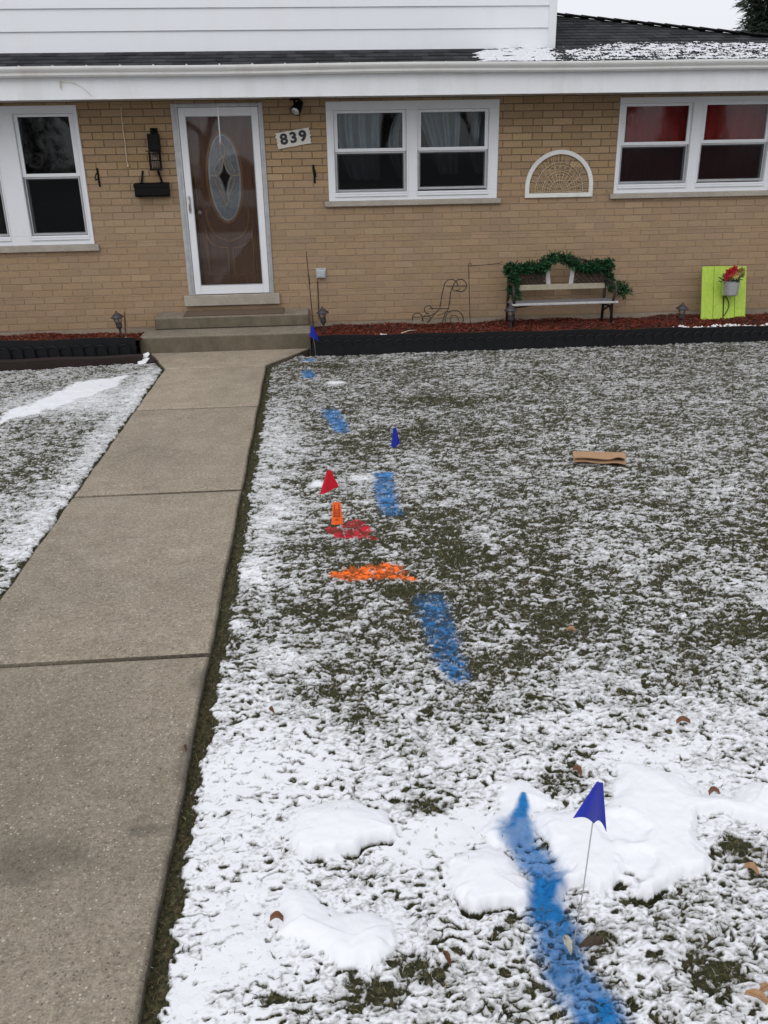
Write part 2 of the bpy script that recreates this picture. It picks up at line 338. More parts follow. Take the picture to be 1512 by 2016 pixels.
# ------------------------------------------------------------------ the house
house = thing('brick_house', 'tan brick house with white siding above, white windows and wooden front door', 'house')
LW = (-4.62, -2.565, 1.118, 2.580); CW = (.169, 2.141, 1.527, 2.580); RW = (3.544, 5.44, 1.546, 2.580); DR = (-1.544, -.533, .505, 2.580)
OPEN = [LW, CW, RW, DR]
XL, XR, ZB, ZT = -5.6, 8.2, .145, 2.612
BW, BH, JT = .231, .0772, .009
b = MB()
nrow = int(math.ceil((ZT-ZB)/BH))
for rI in range(nrow):
    z0 = ZB+rI*BH; z1 = min(z0+BH-JT, ZT)
    cuts = sorted({z0, z1, *[z for o in OPEN for z in o[2:] if z0+.006 < z < z1-.006]})
    off = (rI % 2)*BW/2+rng.uniform(-.006, .006)
    k = int(math.floor((XL-off)/BW))
    while off+k*BW < XR:
        x0 = max(off+k*BW+rng.uniform(-.0015, .0015), XL); x1 = min(off+k*BW+BW-JT, XR); k += 1
        t = rng.random(); base = np.array([.360, .248, .140])*(1+rng.normal(0, .055))
        if t < .12: base = np.array([.400, .285, .166])*(1+rng.normal(0, .05))
        elif t < .24: base = np.array([.325, .220, .124])
        elif t < .30: base = np.array([.315, .222, .134])
        base = base*np.array([1+rng.normal(0, .015), 1, 1+rng.normal(0, .04)])
        low = sstep(1.95, 1.35, np.array(z0+.15*math.sin(off*3+k*.21)+rng.normal(0, .12))); base = base*(1-low)+low*(base*.55+np.array([.335, .243, .168])*.45); yj = rng.uniform(-.0012, .0016)
        for za, zb in zip(cuts[:-1], cuts[1:]):
            segs = [(x0, x1)]
            for o in OPEN:
                if o[2] < (za+zb)/2 < o[3]:
                    ns = []
                    for a, c in segs:
                        if a < o[0]: ns.append((a, min(c, o[0])))
                        if c > o[1]: ns.append((max(a, o[1]), c))
                    segs = [s_ for s_ in ns if s_[1]-s_[0] > .008]
            for a, c in segs:
                e = .002
                dz = [rng.uniform(-.0012, .0012) for _ in range(4)]
                b.add([(a+e,yj,za+e+dz[0]),(c-e,yj,za+e+dz[1]),(c-e,yj,zb-e+dz[2]),(a+e,yj,zb-e+dz[3]),(a,yj+.004,za),(c,yj+.004,za),(c,yj+.004,zb),(a,yj+.004,zb),(a,.02,za),(c,.02,za),(c,.02,zb),(a,.02,zb)],
                      [(0,1,2,3),(4,5,1,0),(5,6,2,1),(6,7,3,2),(7,4,0,3),(8,9,5,4),(9,10,6,5),(10,11,7,6),(11,8,4,7)], base)
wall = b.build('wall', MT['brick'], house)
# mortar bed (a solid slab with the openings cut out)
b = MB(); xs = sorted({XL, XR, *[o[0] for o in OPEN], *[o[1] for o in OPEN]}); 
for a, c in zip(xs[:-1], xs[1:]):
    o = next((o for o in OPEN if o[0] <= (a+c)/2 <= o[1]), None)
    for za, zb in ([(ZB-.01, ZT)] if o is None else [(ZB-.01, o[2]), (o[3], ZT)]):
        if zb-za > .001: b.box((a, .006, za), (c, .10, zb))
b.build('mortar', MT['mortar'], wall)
b = MB(); b.box((XL, -.006, -.4), (XR, .10, ZB-.012)); b.build('foundation', MT['found'], house)
# dark rooms behind the glass
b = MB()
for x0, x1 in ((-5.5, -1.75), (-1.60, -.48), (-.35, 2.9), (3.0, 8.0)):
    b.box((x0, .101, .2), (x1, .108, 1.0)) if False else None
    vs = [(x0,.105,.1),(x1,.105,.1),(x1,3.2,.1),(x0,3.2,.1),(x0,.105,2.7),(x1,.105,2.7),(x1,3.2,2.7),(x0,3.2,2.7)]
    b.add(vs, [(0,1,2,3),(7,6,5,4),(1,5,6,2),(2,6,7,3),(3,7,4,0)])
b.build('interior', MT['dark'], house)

def window(o, sashes, kind, sill):
    x0, x1, z0, z1 = o; zmid = sashes[0][2]
    wdw = MB()
    zb = sashes[0][3]-.035; zt = sashes[0][4]+.03
    # casing: head, foot, jambs and mullions, butted
    wdw.box((x0, -.012, zt), (x1, .09, z1)); wdw.box((x0, -.012, z0), (x1, .09, zb))
    xs = [x0]+[v for s_ in sashes for v in (s_[0]-.042, s_[1]+.042)]+[x1]
    for i in range(0, len(xs), 2): wdw.box((xs[i], -.012, zb), (xs[i+1], .09, zt))
    cas = wdw.build('window', MT['trim'], house, bevel=.004)
    tr = MB()
    for s_ in sashes:
        tr.ring((s_[0]-.060, zb-.020), (s_[1]+.060, zt+.018), .016, -.019, -.0125)
        tr.box((s_[0]-.05, -.028, zb-.045), (s_[1]+.05, -.0125, zb-.030))
    tr.build('stop_moulding', MT['trim'], cas, bevel=.002)
    for (a, c, zm, g0, g1) in sashes:
        u = MB(); u.ring((a-.040, zm-.018), (c+.040, g1+.028), .040, .012, .042, tb=.036, tt=.028); u.build('sash', MT['trim'], cas, bevel=.003)
        l = MB(); l.ring((a-.040, g0-.033), (c+.040, zm-.019), .040, .046, .076, tb=.033, tt=.030); l.build('sash', MT['trim'], cas, bevel=.003)
        p = MB(); p.box((a-.002, .024, zm+.016), (c+.002, .028, g1+.002)); p.build('pane', MT['glass'], cas)
        p = MB(); p.box((a-.002, .060, g0-.002), (c+.002, .064, zm-.047)); p.build('pane', MT['glass'], cas)
        sc = MB(); sc.ring((a-.030, g0-.020), (c+.024, zm-.022), .014, .018, .030); sc.build('screen_frame', MT['alum'], cas)
        sc = MB(); sc.box((a-.016, .0235, g0-.006), (c+.010, .0245, zm-.036)); sc.build('screen', MT['screen'], cas)
    si = MB(); si.box((sill[0], -.045, sill[2]), (sill[1], .06, z0-.001)); si.build('sill', MT['stone'], cas, bevel=.006)
    return cas
def drape(cas, x0, x1, z0, z1, mat, folds, amp=.03, y=.17, scoop=None, seed=0):
    nx, nz = 90, 30; vs = []; 
    for j in range(nz+1):
        t = j/nz; z = z1-(z1-z0)*t
        a, c = x0, x1
        if scoop: a, c = scoop(t, x0, x1)
        for i in range(nx+1):
            u = i/nx; ph = folds*2*math.pi*u
            vs.append((a+(c-a)*u, y+amp*math.sin(ph+.6*math.sin(t*5+seed))+amp*.5*math.sin(ph*2.3+seed+t*2), z+.012*math.sin(ph+1)))
    fs = [(j*(nx+1)+i, j*(nx+1)+i+1, (j+1)*(nx+1)+i+1, (j+1)*(nx+1)+i) for j in range(nz) for i in range(nx)]
    m = MB(); m.add(vs, fs); return m.build('curtain', mat, cas, smooth=True, solid=.003)
wl = window(LW, [(-4.40, -3.545, 1.868, 1.253, 2.468), (-3.218, -2.665, 1.868, 1.253, 2.468)], 'l', (-4.66, -2.515, 1.045))
wc = window(CW, [(.293, 1.035, 2.073, 1.655, 2.458), (1.246, 1.985, 2.073, 1.668, 2.458)], 'c', (.118, 2.19, 1.470))
wr = window(RW, [(3.632, 4.372, 2.090, 1.682, 2.487), (4.585, 5.325, 2.100, 1.690, 2.492)], 'r', (3.50, 5.50, 1.490))
drape(wl, -4.5, -3.52, 1.2, 2.5, MT['green'], 6, .03, .15, seed=3)
def sc1(t, a, c): return a, c-.33*max(0, t-.35)**1.2*1.3
drape(wc, .25, .80, 1.75, 2.5, MT['curtain'], 3, .045, .16, lambda t, a, c: (a+.02+.16*t*t, c-.16*math.sin(min(1, t*1.1)*3.1)*0-.02*t), 1)
drape(wc, .98, 1.12, 1.75, 2.5, MT['curtain'], 2, .04, .22, lambda t, a, c: (a+.03-.12*math.sin(t*3.1), c), 2)
drape(wc, 1.20, 1.72, 1.8, 2.5, MT['curtain'], 3, .045, .16, lambda t, a, c: (a+.30*max(0, t-.05), c-.02*t), 4)
drape(wc, 1.92, 2.08, 1.8, 2.5, MT['curtain'], 2, .04, .22, lambda t, a, c: (a-.07*math.sin(t*3.1), c), 5)
drape(wr, 3.58, 4.50, 1.62, 2.52, MT['red'], 5, .022, .125+.015, seed=2)
drape(wr, 4.50, 5.42, 1.62, 2.52, MT['red'], 5, .022, .14, seed=6)

# door opening: aluminium frame, storm door, wooden front door behind
x0, x1, z0, z1 = DR
m = MB(); m.box((x0, -.018, z0), (-1.471, .085, z1)); m.box((-.582, -.018, z0), (x1, .085, z1)); m.box((-1.471, -.018, 2.541), (-.582, .085, z1))
df = m.build('door_frame', MT['alum'], house, bevel=.003)
m = MB(); m.box((-1.512, -.026, z0+.004), (-1.500, -.0185, z1-.01)); m.box((-.566, -.026, z0+.004), (-.556, -.0185, z1-.01)); m.box((-1.499, -.026, 2.556), (-.567, -.0185, 2.568)); m.build('edge_strip', MT['alum'], df)
m = MB(); m.ring((-1.467, .512), (-.586, 2.538), .074, -.014, .018, tb=.103, tt=.088)
sd_ = m.build('storm_door', MT['trim'], house, bevel=.004)
m = MB(); m.ring((-1.394, .614), (-.659, 2.451), .007, -.0165, -.006); m.build('glazing_bead', MT['alum'], sd_)
m = MB(); m.box((-1.391, .000, .617), (-.662, .005, 2.448)); m.build('glass_pane', MT['dglass'], sd_)
m = MB(); m.box((-1.447, -.019, 1.43), (-1.418, -.0145, 1.625)); m.build('handle_plate', MT['steel'], sd_, bevel=.002)
m = MB(); m.tube([(-1.433, -.02, 1.60), (-1.433, -.055, 1.59), (-1.433, -.06, 1.53), (-1.433, -.055, 1.46), (-1.433, -.02, 1.45)], .008, 8); m.build('handle', MT['steel'], sd_, smooth=True)
m = MB(); m.box((-1.60, -.055, .382), (-.470, .10, .504)); m.build('threshold', MT['stone'], house, bevel=.006)
YD = .118
m = MB(); m.box((-1.46, YD, .515), (-.585, YD+.045, 2.55)); fd = m.build('front_door', MT['door'], house)
ocx, ocz, orx, orz = -1.020, 1.800, .188, .475
def oval(k, n=56, cx=ocx, cz=ocz, rx=orx, rz=orz): return [(cx+(rx*k)*math.cos(2*math.pi*i/n), cz+(rz*(1+(k-1)*rx/rz))*math.sin(2*math.pi*i/n)) for i in range(n)]
def ovring(k0, k1, ya, yb, mat, name, par):
    A = oval(k0); B = oval(k1); n = len(A); m = MB(); vs = [(x, yb, z) for x, z in A]+[(x, ya, z) for x, z in [( (a[0]+b_[0])/2, (a[1]+b_[1])/2) for a, b_ in zip(A, B)]]+[(x, yb, z) for x, z in B]
    fs = []
    for i in range(n):
        j = (i+1) % n; fs += [(i, j, n+j, n+i), (n+i, n+j, 2*n+j, 2*n+i)]
    m.add(vs, fs); return m.build(name, mat, par, smooth=True)
ovring(1.0, 1.17, YD-.028, YD-.0005, MT['mould'], 'oval_moulding', fd)
m = MB(); A = oval(1.0); m.add([(x, YD-.005, z) for x, z in A], [tuple(range(len(A)))]); og = m.build('oval_glass', MT['oval'], fd)
ovring(.86, .98, YD-.012, YD-.006, MT['frost'], 'bevelled_border', fd)
def ar(pts, r=.005):
    return [(ocx+orx*x, YD-.014, ocz+orz*z) for x, z in pts]
m = MB()
def curve(p0, p1, p2, n=14): return [((1-t)**2*p0[0]+2*t*(1-t)*p1[0]+t*t*p2[0], (1-t)**2*p0[1]+2*t*(1-t)*p1[1]+t*t*p2[1]) for t in [i/n for i in range(n+1)]]
for sx in (-1, 1):
    m.tube(ar(curve((0, .44), (sx*.16, .08), (sx*.52, .06))), .0085); m.tube(ar(curve((sx*.52, .06), (sx*.22, -.05), (sx*.12, -.36))), .0085)
    m.tube(ar(curve((sx*.52, .06), (sx*.75, .04), (sx*.93, .08))), .0085); m.tube(ar(curve((0, .5), (sx*.55, .32), (sx*.62, .14))), .0075); m.tube(ar(curve((sx*.62, .02), (sx*.55, -.16), (sx*.2, -.40))), .0075)
    m.tube(ar(curve((0, .44), (sx*.3, .62), (0, .80))), .0075); m.tube(ar(curve((0, -.62), (sx*.28, -.48), (sx*.05, -.34))), .0075)
m.build('lead_came', MT['came'], fd)
dm = curve((0, .44), (-.16, .08), (-.52, .06))+curve((-.52, .06), (-.22, -.05), (-.12, -.36))[1:]; dm = dm+[(-x, z) for x, z in reversed(dm)][1:-1] if False else dm
m = MB(); pd_ = [(ocx+orx*x*.96, YD-.0075, ocz+orz*z*.97) for x, z in [(0, .40), (.10, .16), (.34, .05), (.14, -.10), (0, -.34), (-.14, -.10), (-.34, .05), (-.10, .16)]]; m.add(pd_, [tuple(range(8))]); m.build('dark_diamond', MT['black'], fd)
# mouldings of the lower door panel
m = MB()
for sx in (-1, 1):
    pts = [(ocx+sx*(.24-.02*t)*1.0, YD-.006, 1.36-.30*t) for t in [i/8 for i in range(9)]]
    pts = [(ocx+sx*p_[0], YD-.006, p_[1]) for p_ in curve((.245, 1.46), (.26, 1.15), (.0, 1.10), 20)]; m.tube(pts, .012, 6)
    pts = [(ocx+sx*p_[0], YD-.006, p_[1]) for p_ in curve((.03, 1.03), (.27, 1.02), (.27, 1.25), 20)]; m.tube(pts, .010, 6)
    m.tube([(ocx+sx*.27, YD-.006, 1.25), (ocx+sx*.27, YD-.006, .72), (ocx+sx*.03, YD-.006, .72), (ocx+sx*.03, YD-.006, 1.03)], .010, 6)
    m.tube([(ocx+sx*.34, YD-.006, 2.42), (ocx+sx*.34, YD-.006, .64)], .007, 6)
m.build('panel_moulding', MT['mould'], fd, smooth=True)
m = MB(); m.lathe([(.0, 0), (.022, .004), (.03, .02), (.022, .04), (.01, .05)], (0, 0, 0), 14); kb = m.build('door_knob', MT['came'], fd, smooth=True); kb.rotation_euler = (math.pi/2, 0, 0); kb.location = (-1.34, YD, 1.43)

# eaves: soffit, fascia, gutter
YF = -.55
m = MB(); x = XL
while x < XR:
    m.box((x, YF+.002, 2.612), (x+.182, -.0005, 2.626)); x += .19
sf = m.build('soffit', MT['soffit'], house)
m = MB(); m.box((XL, YF+.002, 2.628), (XR, .1, 2.64)); m.build('soffit_backing', MT['dark'], sf)
m = MB(); m.box((XL, YF-.014, 2.608), (XR, YF, 2.86)); m.box((XL, YF-.020, 2.600), (XR, YF+.02, 2.6075)); fa = m.build('fascia', MT['fascia'], house, bevel=.002)
prof = [(YF-.016, 2.806), (YF-.075, 2.806), (YF-.090, 2.822), (YF-.092, 2.842), (YF-.112, 2.868), (YF-.118, 2.882), (YF-.118, 2.898), (YF-.108, 2.903), (YF-.106, 2.896), (YF-.110, 2.880), (YF-.088, 2.85), (YF-.084, 2.826), (YF-.072, 2.811), (YF-.016, 2.811)]
m = MB(); nX = 40
for i in range(nX+1):
    x = XL+(XR-XL)*i/nX; dz = .004*math.sin(x*1.7)+.003*math.sin(x*.6+1)
    m.v += [(x, y, z+dz) for y, z in prof]
n = len(prof)
for i in range(nX):
    for k in range(n): m.f.append((i*n+k, (i+1)*n+k, (i+1)*n+(k+1) % n, i*n+(k+1) % n))
gu = m.build('gutter', MT['gutter'], house)
x = -3.60
while x < 5.5:
    m = MB(); m.box((x, YF-.112, 2.900), (x+.012, YF+.01, 2.912)); m.build('gutter_hanger', MT['gutter'], gu); x += .335
m = MB(); m.box((-1.2-XL*0-1.2, YF-.018, 2.64), (-2.36, YF-.0145, 2.79)) if False else None
# loose wire and peeling strip hanging on the fascia, left
p = wp(119, 168, YF-.03); m = MB(); m.tube([p+Vector((0, .01, .045)), p+Vector((.004, -.01, .02)), p, p+Vector((-.006, 0, -.03))], .006, 6)
p2 = wp(150, 166, YF-.03); m.tube([p2+Vector((-.03, .01, .02)), p2, p2+Vector((.06, 0, -.03)), p2+Vector((.16, .02, -.13))], .0022, 5); m.tube([wp(119, 163, YF-.02), wp(135, 161, YF-.03), wp(150, 166, YF-.03)], .0022, 5)
m.build('fascia_clip', MT['cord'], fa)

# roof: plane rising from the eave, hip running down to the right
PIT = .325; RY0, RZ0 = YF-.055, 2.898
def rz_(y): return RZ0+PIT*(y-RY0)
rn = np.array([0, -PIT, 1.0])
hA = ip(1100, 31, (0, RY0, RZ0), rn); hB = ip(1512, 73, (0, RY0, RZ0), rn)
dirh = (hB-hA); tE = (RY0-hA.y)/dirh.y; hE = hA+dirh*tE; hTop = hA-dirh*.12
lenR = hE.x
m = MB()
ys = RY0
top = [(XL, .02, rz_(.02)), (2.74, .02, rz_(.02)), (2.74, hTop.y, rz_(hTop.y)), (hTop.x, hTop.y, rz_(hTop.y)), (hE.x, RY0, RZ0), (XL, RY0, RZ0)]
nb = len(top)
m.add([Vector(p_) for p_ in top]+[Vector(p_)-Vector((0, 0, .02)) for p_ in top], [tuple(reversed(range(nb))), tuple(range(nb, 2*nb))]+[(i, (i+1) % nb, nb+(i+1) % nb, nb+i) for i in range(nb)])
roof = m.build('roof', MT['roof'], house)
# shingle courses with real butt edges
m = MB(); rI = 0; y = RY0-.012
while y < hTop.y-.05:
    xa = XL; xb = 2.72 if False else hE.x+(hTop.x-hE.x)*((y+.14)-RY0)/(hTop.y-RY0)
    if y > -.06: xa = 2.76
    x = xa-(rI % 2)*.08
    while x < xb:
        xx0 = max(x+.003, xa); xx1 = min(x+.165, xb); x += .168
        if xx1-xx0 < .01: continue
        y1 = min(y+.145, .0) if xx1 < 2.76 else y+.145
        if y1-y < .01: continue
        ta = .010+rng.uniform(0, .004); c = np.array([.030, .031, .034])*rng.uniform(.6, 1.5)
        m.add([(xx0, y, rz_(y)+ta), (xx1, y, rz_(y)+ta), (xx1, y1, rz_(y1)+.003), (xx0, y1, rz_(y1)+.003), (xx0, y, rz_(y)-.002), (xx1, y, rz_(y)-.002)], [(0,1,2,3),(4,5,1,0)], c)
    y += .14; rI += 1
mm = N('shingle_tab'); a_ = mm.attr('Col'); f_ = mm.noise(180, 4, .75); mm.pbr(mm.mix(.8, a_.outputs[0], mm.ramp(f_, [(.3, .5), (.7, 1.7)]), 'MULTIPLY'), .95, 0, mm.bump(f_, .5, .004), .15)
m.build('shingle_course', mm.m, roof)
m = MB()
for i in range(24):
    p_ = hTop+(hE-hTop)*(i/24); q_ = hTop+(hE-hTop)*((i+1.25)/24); m.bar(p_+Vector((0, 0, .022)), q_+Vector((0, 0, .012)), .22, .012)
m.build('hip_cap', MT['roof'], roof)
# back slope behind the hip (closes the volume)
m = MB(); m.add([hTop, hE, (hE.x, 9, RZ0), (hTop.x, 9, hTop.z), (XL, RY0+.3, 2.75), (hE.x, RY0+.3, 2.75), (hE.x, 9, 2.75), (XL, 9, 2.75)], [(0,1,2,3), (7,6,5,4)]); m.build('rear_slope', MT['roof'], roof)
# upper wall in lapped white siding
SX = 2.745; EXPO = .2135; zb = 3.075
m = MB(); z = zb; k = 0
while z < 5.7:
    m.add([(XL, -.020, z), (SX-.05, -.020, z), (SX-.05, -.004, z+EXPO+.01), (XL, -.004, z+EXPO+.01), (XL, .0, z), (SX-.05, .0, z)], [(0,1,2,3), (4,5,1,0)])
    xs_ = [-3.0+((k*1.37) % 2.6)+3.66*j for j in range(-1, 3)]
    for xj in xs_:
        xk = min(xj+1.9, SX-.09)
        if XL+.2 < xj < SX-.3: m.add([(xj, -.0212, z+.001), (xk, -.0212, z+.001), (xk, -.0052, z+EXPO-.002), (xj, -.0052, z+EXPO-.002), (xj, -.019, z), (xj, -.003, z+EXPO)], [(0,1,2,3), (4,0,3,5)])
    z += EXPO; k += 1
uw = m.build('upper_wall', MT['siding'], house)
m = MB(); m.box((XL, .0, 3.05), (SX-.02, 4.0, 5.8)); m.build('sheathing', MT['siding'], uw)
m = MB(); m.box((SX-.085, -.030, zb-.01), (SX, .06, 5.7)); m.box((SX-.022, .0605, 3.0), (SX-.004, 4.0, 5.7)); m.build('corner_post', MT['trim'], uw, bevel=.004)
m = MB(); m.box((XL, -.034, zb-.022), (SX-.09, -.0005, zb-.004)); m.build('starter_strip', MT['trim'], uw, bevel=.002)
# snow lying on the roof
gx = np.linspace(1.3, 8.0, 1100); gy = np.linspace(RY0-.005, .75, 190); X, Y = np.meshgrid(gx, gy); 
n1 = fbm(X, Y*1.8, 14, 4, 3); n2 = fbm(X, Y, 2.2, 3, 9); rowp = np.mod((Y-RY0)/.14, 1)
c_ = .54-.9*np.clip((Y+.02)/.22, 0, 3)+.5*(n2-.5)+1.5*(n1-.5)+.9*(rotn(X, Y, 60, 33)-.5)-.25*sstep(.55, .95, rowp)*sstep(2.9, 3.5, X)
c_ -= 1.5*sstep(2.75, 2.6, X)*sstep(-.05, 0, Y)
lf = .66+1.0*(fbm(X, Y*5, 5, 3, 21)-.5)+.7*(n1-.5)-1.6*sstep(1.95, 1.35, X)-.9*sstep(-.25, -.02, Y)*sstep(2.2, 1.6, X)
c_ = np.where(X < 2.62, lf, c_); c_ = c_-.9*np.exp(-((X-2.93)/.13)**2)*sstep(-.25, -.05, Y)-.45*np.exp(-((X-2.75)/.09)**2); c_ = c_-.5*sstep(-.55, -.61, Y)*(X > 3.0)
hh = .005+.010*sstep(.3, .8, c_)
V = np.stack([X, Y, rz_(Y)+hh+.006], -1).reshape(-1, 3); idx = np.arange(X.size).reshape(X.shape)
Q = np.stack([idx[:-1, :-1], idx[:-1, 1:], idx[1:, 1:], idx[1:, :-1]], -1).reshape(-1, 4); cm = c_[:-1, :-1].reshape(-1)
Q = Q[(cm > .40)]; use = np.unique(Q); rm = np.full(len(V), -1); rm[use] = np.arange(len(use))
np_mesh('roof_snow', V[use], rm[Q], simple('thin_roof_snow', (.66, .67, .70), .9, 0, .2, 30, .2), roof)

# ------------------------------------------------------------------ steps, path
p = gp(275, 697); stl = -2.020; strr = -.113
steps = thing('concrete_steps', 'two weathered concrete steps leading up to the front door', 'steps', (-1.07, -.45, 0))
def local(o, mb): 
    L = Vector(o.location); mb.v = [tuple(Vector(v)-L) for v in mb.v]; return mb
def stepblock(x0, x1, y0, y1, z0, z1, seed):
    m = MB(); nx, ny = 60, 10; vs = []
    def jit(x, y): return .004*(random.random()-.5)
    m.box((x0, y0, z0), (x1, y1, z1)); return m
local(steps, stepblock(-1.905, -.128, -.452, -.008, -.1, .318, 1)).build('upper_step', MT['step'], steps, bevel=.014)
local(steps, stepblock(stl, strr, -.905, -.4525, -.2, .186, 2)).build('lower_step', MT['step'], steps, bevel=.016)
m = MB(); m.box((-1.90, -.4528, .184), (-.13, -.44, .197)); local(steps, m).build('dark_seam', MT['joint'], steps)  # narrow dark strip along the foot of the upper step
mt = MB(); mt.box((-1.58, -.40, .3195), (-.42, -.03, .332)); tag(mt.build('doormat', MT['mat'], None, bevel=.004), 'thin brown doormat lying on the upper step before the door', 'doormat')

def pathx(y):      # left and right edge of the walk
    y = np.asarray(y, dtype=float); L = -1.620-.007*(y+.9); R_ = -.588-.007*(y+.9)
    t = np.clip((y+1.78)/(.86), 0, 1); L = L-(1.90-1.62)*t; R_ = R_+(-.135+.588)*t
    return L, R_
PTOP = .012
yj_ = [-.912, -1.80, -3.48, gp(320, 973).y, gp(200, 1303).y, gp(200, 1303).y-2.0, gp(200, 1303).y-4.0]
m = MB()
for a, c in zip(yj_[:-1], yj_[1:]):
    g = .004 if a > -1.0 else .011
    ya, yc = a-(.003 if a > -1.9 else .010 if a > -3.6 else .016)*(a < -1), c+(.003 if c > -1.9 else .010 if c > -3.6 else .016)
    si_ = yj_.index(a)
    n = 40; L = []; R2_ = []
    for i in range(n+1):
        y = ya+(yc-ya)*i/n; l, r_ = pathx(y); wob = .003*math.sin(y*9)+.002*math.sin(y*23+1); wob2 = .003*math.sin(y*6+2)+.0015*math.sin(y*31)
        L.append(Vector((float(l)+wob, y, gz(y)+PTOP))); R2_.append(Vector((float(r_)+wob2, y, gz(y)+PTOP)))
    rows = []
    inn = .012
    for i, (p_, q_) in enumerate(zip(L, R2_)):
        e = -.007 if i in (0, n) else 0
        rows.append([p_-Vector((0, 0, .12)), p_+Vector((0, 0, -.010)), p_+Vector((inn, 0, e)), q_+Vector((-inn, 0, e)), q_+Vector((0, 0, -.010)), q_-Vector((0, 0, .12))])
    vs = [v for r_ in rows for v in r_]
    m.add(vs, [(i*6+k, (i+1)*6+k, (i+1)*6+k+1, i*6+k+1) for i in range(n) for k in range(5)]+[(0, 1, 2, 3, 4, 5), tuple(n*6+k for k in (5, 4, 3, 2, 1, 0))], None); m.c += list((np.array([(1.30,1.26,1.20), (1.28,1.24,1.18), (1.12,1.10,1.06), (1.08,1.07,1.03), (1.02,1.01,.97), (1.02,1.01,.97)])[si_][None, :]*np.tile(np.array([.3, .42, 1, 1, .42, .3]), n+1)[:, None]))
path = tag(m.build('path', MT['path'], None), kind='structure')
m = MB(); m.add([(float(pathx(y)[s_])+(.004 if s_ == 0 else -.004), y, gz(y)-.014) for y in np.linspace(-13.5, -.93, 60) for s_ in (0, 1)], [(2*i, 2*i+1, 2*i+3, 2*i+2) for i in range(59)])
tag(m.build('path_bed', MT['joint'], None), kind='structure')

# ------------------------------------------------------------------ garden beds
YE_R = -1.27
edgeL0 = gp(0, 729); edgeL1 = gp(284, 713)
def yeL(x):
    t = (x-edgeL0.x)/(edgeL1.x-edgeL0.x); return edgeL0.y+(edgeL1.y-edgeL0.y)*t
yl_edge = lambda x: yeL(x)+.13+.16*min(1, max(0, (x-edgeL0.x)/(edgeL1.x-edgeL0.x)))
def edging(name, label, xa, xb, yf, zt_f, zs_f, pitch_, group):
    o = thing(name, label, 'garden edging', ((xa+xb)/2, yf((xa+xb)/2), 0), 0, group)
    m = MB(); n = max(2, int((xb-xa)/.25)); A, B, C_, D_ = [], [], [], []
    for i in range(n+1):
        x = xa+(xb-xa)*i/n; y = yf(x)+.008*math.sin(x*5); zt = zt_f(x)+.006*math.sin(x*7)
        A.append((x, y, gz(y)-.06)); B.append((x, y, zt)); C_.append((x, y+.028, zt)); D_.append((x, y+.028, -.05))
    m.strip(A, B); m.strip(B, C_); m.strip(C_, D_); local(o, m).build('backing_band', MT['plastic'], o)
    m = MB(); x = xa+pitch_/2
    while x < xb-pitch_*.3:
        y = yf(x)-.004; zt = zs_f(x)+rng.uniform(-.005, .005); r_ = pitch_*.54; zc = zt-r_; zg = gz(y)-.05
        pr_ = [(x-r_, zg)]+[(x+r_*math.cos(th), zc+r_*math.sin(th)) for th in np.linspace(math.pi, 0, 15)]+[(x+r_, zg)]
        k = 0 if int(round(x/pitch_)) % 2 else .004
        m.prism(pr_, y-.020-k, y-.004-k)
        in_ = [(x+(r_-.012)*math.cos(th), zc+(r_-.012)*math.sin(th)) for th in np.linspace(math.pi, 0, 15)]
        rim = [(px_, y-.024-k, pz_) for px_, pz_ in [(x+(r_-.006)*math.cos(th), zc+(r_-.006)*math.sin(th)) for th in np.linspace(math.pi*.98, math.pi*.02, 13)]]
        m.tube(rim, .006, 5); x += pitch_
    local(o, m).build('scallop_row', MT['plastic'], o); return o
zR = lambda x: float(wp(*( (640, 660) if x < 2 else (1500, 641)), YE_R)[2])
zr0 = wp(640, 661, YE_R).z; zr1 = wp(1505, 642, YE_R).z
print('edge tops', zr0, zr1)
ztR = lambda x: zr0+(zr1-zr0)*(x+.1)/5.1
edging('garden_edging', 'long black scalloped plastic edging in front of the bed right of the steps', -.10, 8.0, lambda x: YE_R, ztR, lambda x: ztR(x)-.045, .112, 'black plastic garden edging')
zl0 = wp(0, 672, yl_edge(edgeL0.x)).z; zl1 = wp(272, 664, yl_edge(-2.1)).z
print('edgeL', edgeL0, edgeL1, zl0, zl1)
ztL = lambda x: zl0+(zl1-zl0)*(x-edgeL0.x)/(-2.1-edgeL0.x)
edging('garden_edging', 'black scalloped plastic edging in front of the bed left of the steps', -5.5, -2.022, yl_edge, ztL, lambda x: ztL(x)-.065, .118, 'black plastic garden edging')
bd = thing('edging_board', 'low dark brown board lying along the foot of the left black edging', 'board', (edgeL0.x, edgeL0.y, 0))
m = MB(); n = 16; A = []; rows = []
for i in range(n+1):
    x = -5.4+(edgeL1.x-.02+5.4)*i/n; y = yeL(x); h = .125-.065*(i/n)+.006*math.sin(i*1.7)
    rows.append([(x, y, gz(y)-.05), (x, y-.004, gz(y)+h), (x, y+.10, gz(y)+h+.006), (x, y+.10, -.05)])
m.add([v for r_ in rows for v in r_], [(i*4+k, (i+1)*4+k, (i+1)*4+k+1, i*4+k+1) for i in range(n) for k in range(3)]+[(0,1,2,3), tuple(n*4+k for k in (3,2,1,0))])
local(bd, m).build('board_face', MT['brown'], bd)

